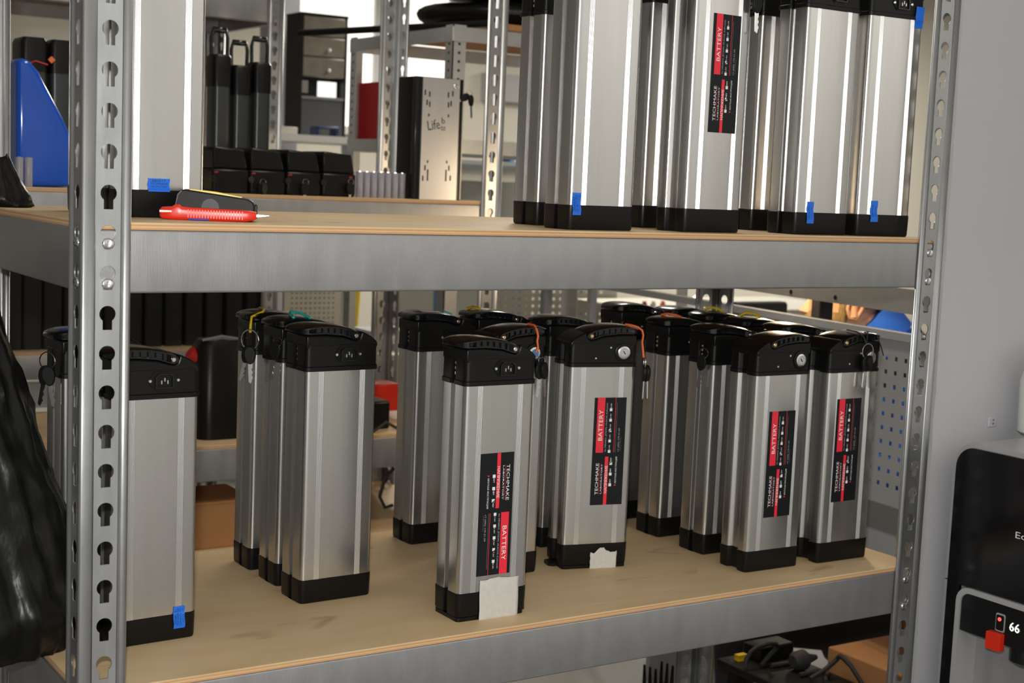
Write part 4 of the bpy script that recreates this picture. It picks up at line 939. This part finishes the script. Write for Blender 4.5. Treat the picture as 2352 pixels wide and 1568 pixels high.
for y0, y1, nm in ((yA, yF, 0), (yN, yA2, 1)):
    yzpoly('side_shell', 'trim_silver', [(y0, FZ), (y1, FZ), (y1, zA+.002), (y0, zA+.002)], .006, .131)
    e0, e1 = (y0, y1-.010) if nm == 0 else (y0+.010, y1)
    yzpoly('front_panel', 'black_gloss', [(e0, FZ+.02), (e1, FZ+.02), (e1, zA), (e0, zA)], 0, .007)
yzpoly('lower_shell', 'black_gloss', [(yA2, FZ), (yA, FZ), (yA, zLow), (yA2, zLow)], 0, .131)
yzpoly('recess_back', 'mirror_panel', [(yA2, zLow), (yA, zLow), (yA, zA), (yA2, zA)], .060, .066)
rf = MB(); ro = rrect(yA2, yA, zLow, zA, .028, 6); ri = rrect(yA2+.010, yA-.010, zLow+.01, zA-.010, .020, 6)
for (a, xa), (b, xb) in (((ro, .002), (ro, -.006)), ((ro, -.006), (ri, -.006)), ((ri, -.006), (ri, .02))): rf.loft([[(xa, y-o_.y, z-FZ) for y, z in a], [(xb, y-o_.y, z-FZ) for y, z in b]], cap=False)
obj('recess_frame', rf.mesh('f', 'trim_silver', 40), t)
ctl_z = yz(2235, 1455)[1]
cp = yzpoly('control_panel', 'black_gloss', [(yA2+.008, ctl_z), (yA-.008, ctl_z), (yA-.008, zA-.008), (yA2+.008, zA-.008)], -.002, .06)
def facebox(name, m_, px0, py0, px1, py1, x0, x1, bev=0, parent=None):
    a, b = yz(px0, py1), yz(px1, py0); return yzpoly(name, m_, rrect(min(a[0], b[0]), max(a[0], b[0]), min(a[1], b[1]), max(a[1], b[1]), .003, 3), x0, x1, parent, bev)
facebox('red_button', 'red', 2272, 1456, 2309, 1484, -.012, .0, parent=None)
facebox('touch_icon', 'trim_silver', 2288, 1412, 2312, 1446, -.0035, -.001); facebox('touch_key', 'black_gloss', 2290, 1414.5, 2310, 1443.5, -.0045, -.003)
p_ = yz(2300, 1421); obj('indicator_light', MB().cyl((-.0055, p_[0]-o_.y, p_[1]-FZ), (-.004, p_[0]-o_.y, p_[1]-FZ), .0035, n=14).mesh('l', 'led_red'), t)
def facetext(name, s, px, py, h, run, m_, x=-.0035):
    tm = text_mesh([(s, h, (0, 0), 0, 0, -run)], [m_], 'f'); p = yz(px, py)
    tm.v = [(x, p[0]-o_.y-a, p[1]-FZ+b) for a, b, c in tm.v]; return obj(name, tm.mesh('f', m_, recalc=False), t)
facetext('digit_display', '66', 2333, 1440, .0165, .021, 'led_white'); facetext('brand_lettering', 'Ec', 2345, 1230, .012, .021, 'print_white', -.0012)
ny, nz2 = yz(2325, 1470); obj('tap_nozzle', MB().lathe([(.030, 0), (.030, -.028), (.018, -.036), (.010, -.036)], (.030, ny-o_.y-.01, ctl_z-FZ+.002), n=20).mesh('n', 'black_gloss', 40), t)
obj('drip_shelf', MB().bx(.0, .06, yA2-o_.y+.012, yA-o_.y-.012, ctl_z-FZ-.20, ctl_z-FZ-.19).mesh('d', 'mirror_panel'), t)
tag(obj('white_jug', MB().lathe([(.045, 0), (.05, .004), (.052, .10), (.04, .14), (.03, .15), (.03, .17)], n=24).mesh('j', 'white', 40), loc=(XD+.22, onX(2352, 990, XD+.22).y-.046, zT)), 'white jug standing on top of the water dispenser', 'jug')
# wall details
p_ = onY(2277, 968, .03)
t = thing('wall_hook', 'small white patch with two screws on the white wall', 'wall fitting', (p_.x, .03, p_.z)); obj('patch', MB().bx(-.012, .012, -.004, .001, -.010, .010).mesh('p', 'wall'), t, bevel=.002); obj('screw', screw_mesh(.002, 'grey_plastic'), t, (0, -.004, .004)); obj('screw', screw_mesh(.002, 'grey_plastic'), t, (0, -.004, -.003))
# ================================================================== worker behind the perforated panel
Pe = at(1955, 708, 3.85); Fd = Vector((-.86, .51, 0)); Sd = Vector((.51, .86, 0)); O = Pe+Sd*.070
t = thing('person', 'bearded worker in a blue shirt bent over behind the perforated panel', 'person', (O.x, O.y, FZ)); oz = O.z-FZ
def W3(f, s, z): v = Fd*f+Sd*s; return (v.x, v.y, oz+z)
def hring(z, cf, hf, hs, n=24, sq=1): return [W3(cf+hf*math.cos(2*PI*i/n), hs*math.sin(2*PI*i/n), z) for i in range(n)]
def path_loft(mb, pts, n=24):
    """pts: (f, z, radius in the f-z plane, radius sideways[, s offset])"""
    rings = []
    for k, p in enumerate(pts):
        a, b = pts[max(k-1, 0)], pts[min(k+1, len(pts)-1)]
        df, ds, dz = b[0]-a[0], (b[4]-a[4]) if len(p) > 4 else 0, b[1]-a[1]; L = math.sqrt(df*df+ds*ds+dz*dz); d = Vector((df/L, ds/L, dz/L))
        u = Vector((0, 1, 0)); u = (u-d*u.dot(d)).normalized() if abs(d.y) < .9 else Vector((1, 0, 0)); w2 = d.cross(u)
        so = p[4] if len(p) > 4 else 0; rr = []
        for i in range(n):
            q = w2*math.cos(2*PI*i/n)*p[2]+u*math.sin(2*PI*i/n)*p[3]; rr.append(W3(p[0]+q.x, so+q.y, p[1]+q.z))
        rings.append(rr)
    mb.loft(rings)
body = MB()
body.loft([hring(*r) for r in ((.138, -.012, .004, .004), (.134, -.012, .04, .03), (.115, -.01, .075, .055), (.08, -.008, .094, .071), (.04, -.004, .098, .075), (0, .002, .096, .073), (-.03, .008, .094, .069), (-.055, .016, .088, .062), (-.08, .028, .072, .050), (-.098, .034, .052, .036), (-.104, .034, .02, .014))])
body.add([W3(.090, -.015, -.022), W3(.090, .015, -.022), W3(.088, 0, .032), W3(.122, 0, -.016), W3(.094, 0, -.030)], [(0, 3, 2), (1, 2, 3), (0, 4, 3), (1, 3, 4), (0, 2, 1), (0, 1, 4)])
path_loft(body, ((.0, -.035, .058, .058), (-.045, -.050, .062, .060), (-.09, -.085, .060, .062), (-.13, -.13, .070, .085), (-.17, -.20, .10, .17), (-.20, -.30, .11, .18), (-.20, -.5, .105, .165), (-.18, -.7, .105, .155), (-.17, -.84, .11, .16)))
def hand(mb, f, s, z, sd):
    path_loft(mb, ((f-.02, z+.004, .017, .026, s), (f+.02, z, .016, .038, s), (f+.06, z-.004, .014, .042, s), (f+.085, z-.008, .010, .038, s)), 14)
    for i, (dy, L) in enumerate(((-.030, .062), (-.010, .072), (.010, .068), (.029, .052))):
        a = W3(f+.08, s+dy, z-.006); b_ = W3(f+.08+L*.5, s+dy*1.1, z-.004); c = W3(f+.08+L*.85, s+dy*1.1, z-.022); mb.tube([a, b_, c], [.0095, .0085, .007], 8)
    mb.tube([W3(f+.015, s+sd*.030, z), W3(f+.045, s+sd*.060, z-.008), W3(f+.075, s+sd*.066, z-.018)], [.012, .010, .008], 8)
ARM = {}
for sd in (-1, 1):
    ARM[sd] = ((-.165, -.20, .06, .06, sd*.165), (-.16, -.30, .052, .052, sd*.205), (-.13, -.415, .042, .042, sd*.225), (-.04, -.412, .040, .040, sd*.18), (.05, -.435, .028, .030, sd*.13))
    path_loft(body, [(a, b_, c*.9, d*.9, e_) for a, b_, c, d, e_ in ARM[sd]], 16); hand(body, .065, sd*.125, -.437, -sd)
obj('body', body.mesh('body', 'skin', 60), t)
shirt = MB()
path_loft(shirt, ((-.088, -.060, .070, .072), (-.105, -.085, .080, .090), (-.135, -.125, .088, .125), (-.17, -.19, .115, .195), (-.205, -.30, .125, .200), (-.205, -.5, .118, .18), (-.185, -.7, .118, .168), (-.175, -.82, .12, .17)))
for sd in (-1, 1): path_loft(shirt, [(a, b_, c*1.15+.006, d*1.15+.006, e_) for a, b_, c, d, e_ in ARM[sd][:4]], 16)
obj('shirt', shirt.mesh('shirt', 'cloth_blue', 60), t)
col = MB(); path_loft(col, ((-.060, -.030, .078, .078), (-.085, -.055, .086, .088), (-.105, -.085, .092, .100))); obj('collar', col.mesh('collar', 'cloth_blue', 60), t)
ys = MB(); path_loft(ys, ((-.128, -.105, .098, .128), (-.150, -.145, .108, .165), (-.165, -.175, .118, .192))); obj('black_yoke', ys.mesh('yoke', 'cloth_black', 60), t)
hr = MB(); hr.loft([hring(*r) for r in ((.150, -.014, .004, .004), (.147, -.014, .05, .036), (.126, -.013, .086, .064), (.09, -.018, .098, .081), (.05, -.030, .086, .084), (.02, -.042, .070, .080), (.0, -.048, .052, .068))]); obj('hair', hr.mesh('hair', 'hair', 70), t)
bd = MB(); bd.loft([hring(*r) for r in ((-.012, .046, .052, .070), (-.030, .044, .064, .074), (-.055, .042, .072, .071), (-.085, .046, .068, .060), (-.110, .052, .050, .044), (-.125, .054, .02, .02))]); obj('beard', bd.mesh('beard', 'hair', 70), t)
for sd in (-1, 1):
    er = MB().tube([W3(-.012, sd*.078, -.028), W3(.006, sd*.080, -.024), W3(.012, sd*.080, 0), W3(.008, sd*.084, .024), W3(-.010, sd*.087, .033), W3(-.026, sd*.088, .022), W3(-.026, sd*.086, 0), W3(-.018, sd*.081, -.018)], .0062, 8, closed=True)
    er.tube([W3(-.008, sd*.076, -.022), W3(-.006, sd*.077, .02)], .012, 8); obj('ear', er.mesh('ear', 'skin', 60), t)
    obj('sideburn', MB().tube([W3(.020, sd*.073, .03), W3(.022, sd*.072, -.01), W3(.016, sd*.066, -.045)], [.012, .012, .007], 8).mesh('s', 'hair', 60), t)
    ey = MB(); c_ = W3(.086, sd*.032, .020); ey.lathe([(.0005, -.010), (.007, -.007), (.010, 0), (.007, .007), (.0005, .010)], c_, n=10); obj('eye', ey.mesh('e', 'print_white', 60), t)
tr = MB()
for sd in (-1, 1): path_loft(tr, ((-.20, -.80, .10, .09, sd*.085), (-.02, -.84, .085, .085, sd*.11), (.22, -.84, .065, .065, sd*.13), (.27, -.90, .058, .058, sd*.13), (.26, -1.10, .05, .05, sd*.13), (.25, -oz+.07, .04, .045, sd*.13)), 16)
obj('trousers', tr.mesh('trousers', 'cloth_black', 60), t)
for sd in (-1, 1):
    sh = MB(); path_loft(sh, ((.20, -oz+.042, .040, .038, sd*.13), (.30, -oz+.036, .036, .044, sd*.13), (.42, -oz+.030, .026, .038, sd*.13)), 12); obj('shoe', sh.mesh('shoe', 'rubber', 60), t)
# black upright in front of the face, seat and bench
p_ = at(1888, 715, 3.70); zbn = O.z-.462
t2 = thing('monitor_arm', 'black vertical monitor arm in front of the worker face', 'arm', (p_.x, p_.y, zbn)); obj('arm_post', MB().bx(-.025, .025, -.015, .015, 0, p_.z-zbn+.25).mesh('a', 'cloth_black'), t2, bevel=.004); obj('arm_foot', MB().bx(-.030, .030, -.035, .025, 0, .012).mesh('a', 'cloth_black'), t2)
b0 = O+Fd*(-.17); t2 = thing('work_stool', 'round black stool under the worker', 'stool', (b0.x, b0.y, FZ)); hs_ = oz-.93
obj('stool_seat', MB().lathe([(.16, hs_-.05), (.17, hs_-.03), (.165, hs_), (.02, hs_)], n=24).mesh('s', 'rubber', 40), t2); obj('stool_column', MB().cyl((0, 0, .03), (0, 0, hs_-.05), .03).mesh('c', 'steel', 40), t2); obj('stool_base', MB().lathe([(.18, 0), (.18, .015), (.03, .035)], n=24).mesh('b', 'rubber', 40), t2)
t2 = thing('assembly_bench', 'narrow wooden assembly bench before the worker', 'bench', (2.055, .75, FZ), PA); hs_ = zbn-FZ
obj('bench_top', MB().bx(0, .20, 0, .9, hs_-.025, hs_).mesh('t', 'ply'), t2)
for y in (.85,): obj('bench_support', MB().bx(.02, .18, y-.01, y+.01, 0, hs_-.025).mesh('l', 'panel_grey'), t2)
lp = O+Fd*.22-Sd*.24+Vector((0, 0, .30)); q0 = Vector((2.22, 1.50, zbn))
t2 = thing('desk_lamp', 'warm desk lamp arching over the worker', 'lamp', q0)
obj('lamp_base', MB().lathe([(.05, 0), (.05, .012), (.01, .02)], n=20).mesh('b', 'black', 40), t2); hd_ = lp-q0
obj('lamp_arm', MB().tube([(0, 0, .015), (0, 0, hd_.z*.8), hd_*.5+Vector((0, 0, hd_.z*.55)), hd_+Vector((0, 0, .03))], .007, 8).mesh('a', 'black', 60), t2)
obj('lamp_shade', MB().loft([[(hd_.x+r*math.cos(2*PI*k/20), hd_.y+r*math.sin(2*PI*k/20), hd_.z+z) for k in range(20)] for r, z in ((.09, -.02), (.045, .05), (.012, .06))], cap=False).mesh('s', 'white', 60), t2, solid=.002)
obj('bulb', MB().lathe([(.001, -.03), (.02, -.015), (.02, .01), (.008, .03)], hd_, n=14).mesh('b', 'lamp_light', 60), t2)
lamp('desk_lamp_light', 'POINT', lp+Vector((0, 0, -.05)), 11, (1, .74, .45), .03)
# ================================================================== clutter low behind the rack
ZB = -1.02
P = onZ(1646, 1511, ZB)
t = thing('low_table', 'low black board table strewn with cables under the shelf', 'table', (P.x, P.y, FZ)); hT = ZB-FZ
obj('table_top', MB().bx(0, .18, -.36, 0, hT-.018, hT).mesh('t', 'black_matte'), t, bevel=.003)
for x in (.03, .15):
    for y in (-.32, -.04): obj('leg', MB().bx(x-.015, x+.015, y-.015, y+.015, 0, hT-.018).mesh('l', 'black_matte'), t)
rnd = random.Random(5)
for i, lab_ in enumerate(('black cable looping across the low board', 'thin black cable trailing to the board corner', 'black cable arching above the power brick', 'black lead lying along the board edge')):
    pts = []; x, y = P.x+.05+.02*i, (P.y-.10-.012*i) if i < 2 else (P.y-.22-.03*(i-2)); a_ = rnd.uniform(-.6, .6)
    for j in range(9):
        pts.append((x, y, ZB+.006+.045*math.sin(PI*j/8)*(i in (0, 2)))); a_ += rnd.uniform(-.8, .8); x += .042*math.cos(a_); y += .022*math.sin(a_); y = min(P.y-(.09 if i < 2 else .19), max(P.y-(.12 if i < 2 else .33), y)); x = min(P.x+.17, max(P.x+.01, x))
    tag(obj('cable', MB().tube(pts, .0055, 7).mesh('c', 'rubber', 60)), lab_, 'cable')
tag(obj('power_brick', MB().bx(-.055, .055, -.03, .03, 0, .036).mesh('b', 'black'), loc=(P.x+.122, P.y-.045, ZB), bevel=.004), 'black power brick on the low board table', 'power brick')
tag(obj('plug', MB().lathe([(.014, 0), (.022, .01), (.024, .035), (.012, .05), (.006, .075)], axis='x', n=14).mesh('p', 'rubber', 40), loc=(P.x+.10, P.y-.15, ZB+.023)), 'round black mains plug lying on the low board', 'plug')
tag(obj('connector', MB().bx(-.014, .014, -.008, .008, 0, .014).mesh('c', 'yellow'), loc=(P.x+.045, P.y-.035, ZB)), 'small yellow connector on the low board', 'connector')
p_ = onZ(1725, 1562, ZB-.10)
t = thing('yellow_crate', 'yellow crate standing under the low board table', 'crate', (P.x+.10, P.y-.22, FZ)); obj('crate_wall', MB().bx(-.09, .072, -.06, .06, 0, hT-.05).mesh('c', 'yellow'), t, bevel=.006); obj('crate_rim', MB().bx(-.096, .078, -.066, .066, hT-.07, hT-.05).mesh('c', 'yellow'), t)
# cardboard box with paper
p0 = onZ(1930, 1500, ZB+.05)
t = thing('cardboard_box', 'brown cardboard box with white sheet and blue ring beside the post', 'box', (p0.x+.10, p0.y-.08, FZ)); hB = ZB+.055-FZ
obj('carton', MB().bx(-.10, .13, -.14, .12, 0, hB).mesh('c', 'cardboard'), t, bevel=.004); obj('flap', MB().bx(.115, .13, -.14, .12, hB-.01, hB+.07).mesh('c', 'cardboard'), t)
sh = obj('paper_sheet', MB().bx(-.098, .05, -.1425, -.140, hB-.16, hB-.015).mesh('s', 'white'), t); obj('blue_ring', MB().tube([(-.02+.05*math.cos(2*PI*i/20), -.144, hB-.125+.03*math.sin(2*PI*i/20)) for i in range(20)], .004, 6, closed=True).mesh('r', 'blue_tape'), sh)
tag(obj('clear_bag', MB().lathe([(.01, 0), (.05, .01), (.055, .05), (.03, .09), (.012, .11)], n=18).mesh('b', 'bag_clear', 60), loc=(p0.x+.135, p0.y-.14, FZ+hB-.0005)), 'crumpled clear plastic bag on the cardboard box', 'bag') if 'bag_clear' in M else None
for i in range(1):
    p_ = onZ(1512, 1560, ZB-.1); t = thing('wire_brush', 'black wire brush bundle hanging low behind the rack', 'brush', (p_.x, p_.y, FZ))
    obj('brush_block', MB().bx(-.05, .05, -.03, .03, ZB-.16-FZ, ZB-.12-FZ).mesh('b', 'black'), t, bevel=.004); obj('brush_stand', MB().bx(-.015, .015, -.015, .015, 0, ZB-.15-FZ).mesh('b', 'black'), t)
    for k in range(6): obj('bristle_tuft', MB().cyl((-.042+.017*k, 0, ZB-.125-FZ), (-.046+.018*k, .0, ZB-.055-FZ-.008*(k % 3)), .006, .003, n=8).mesh('b', 'black'), t)
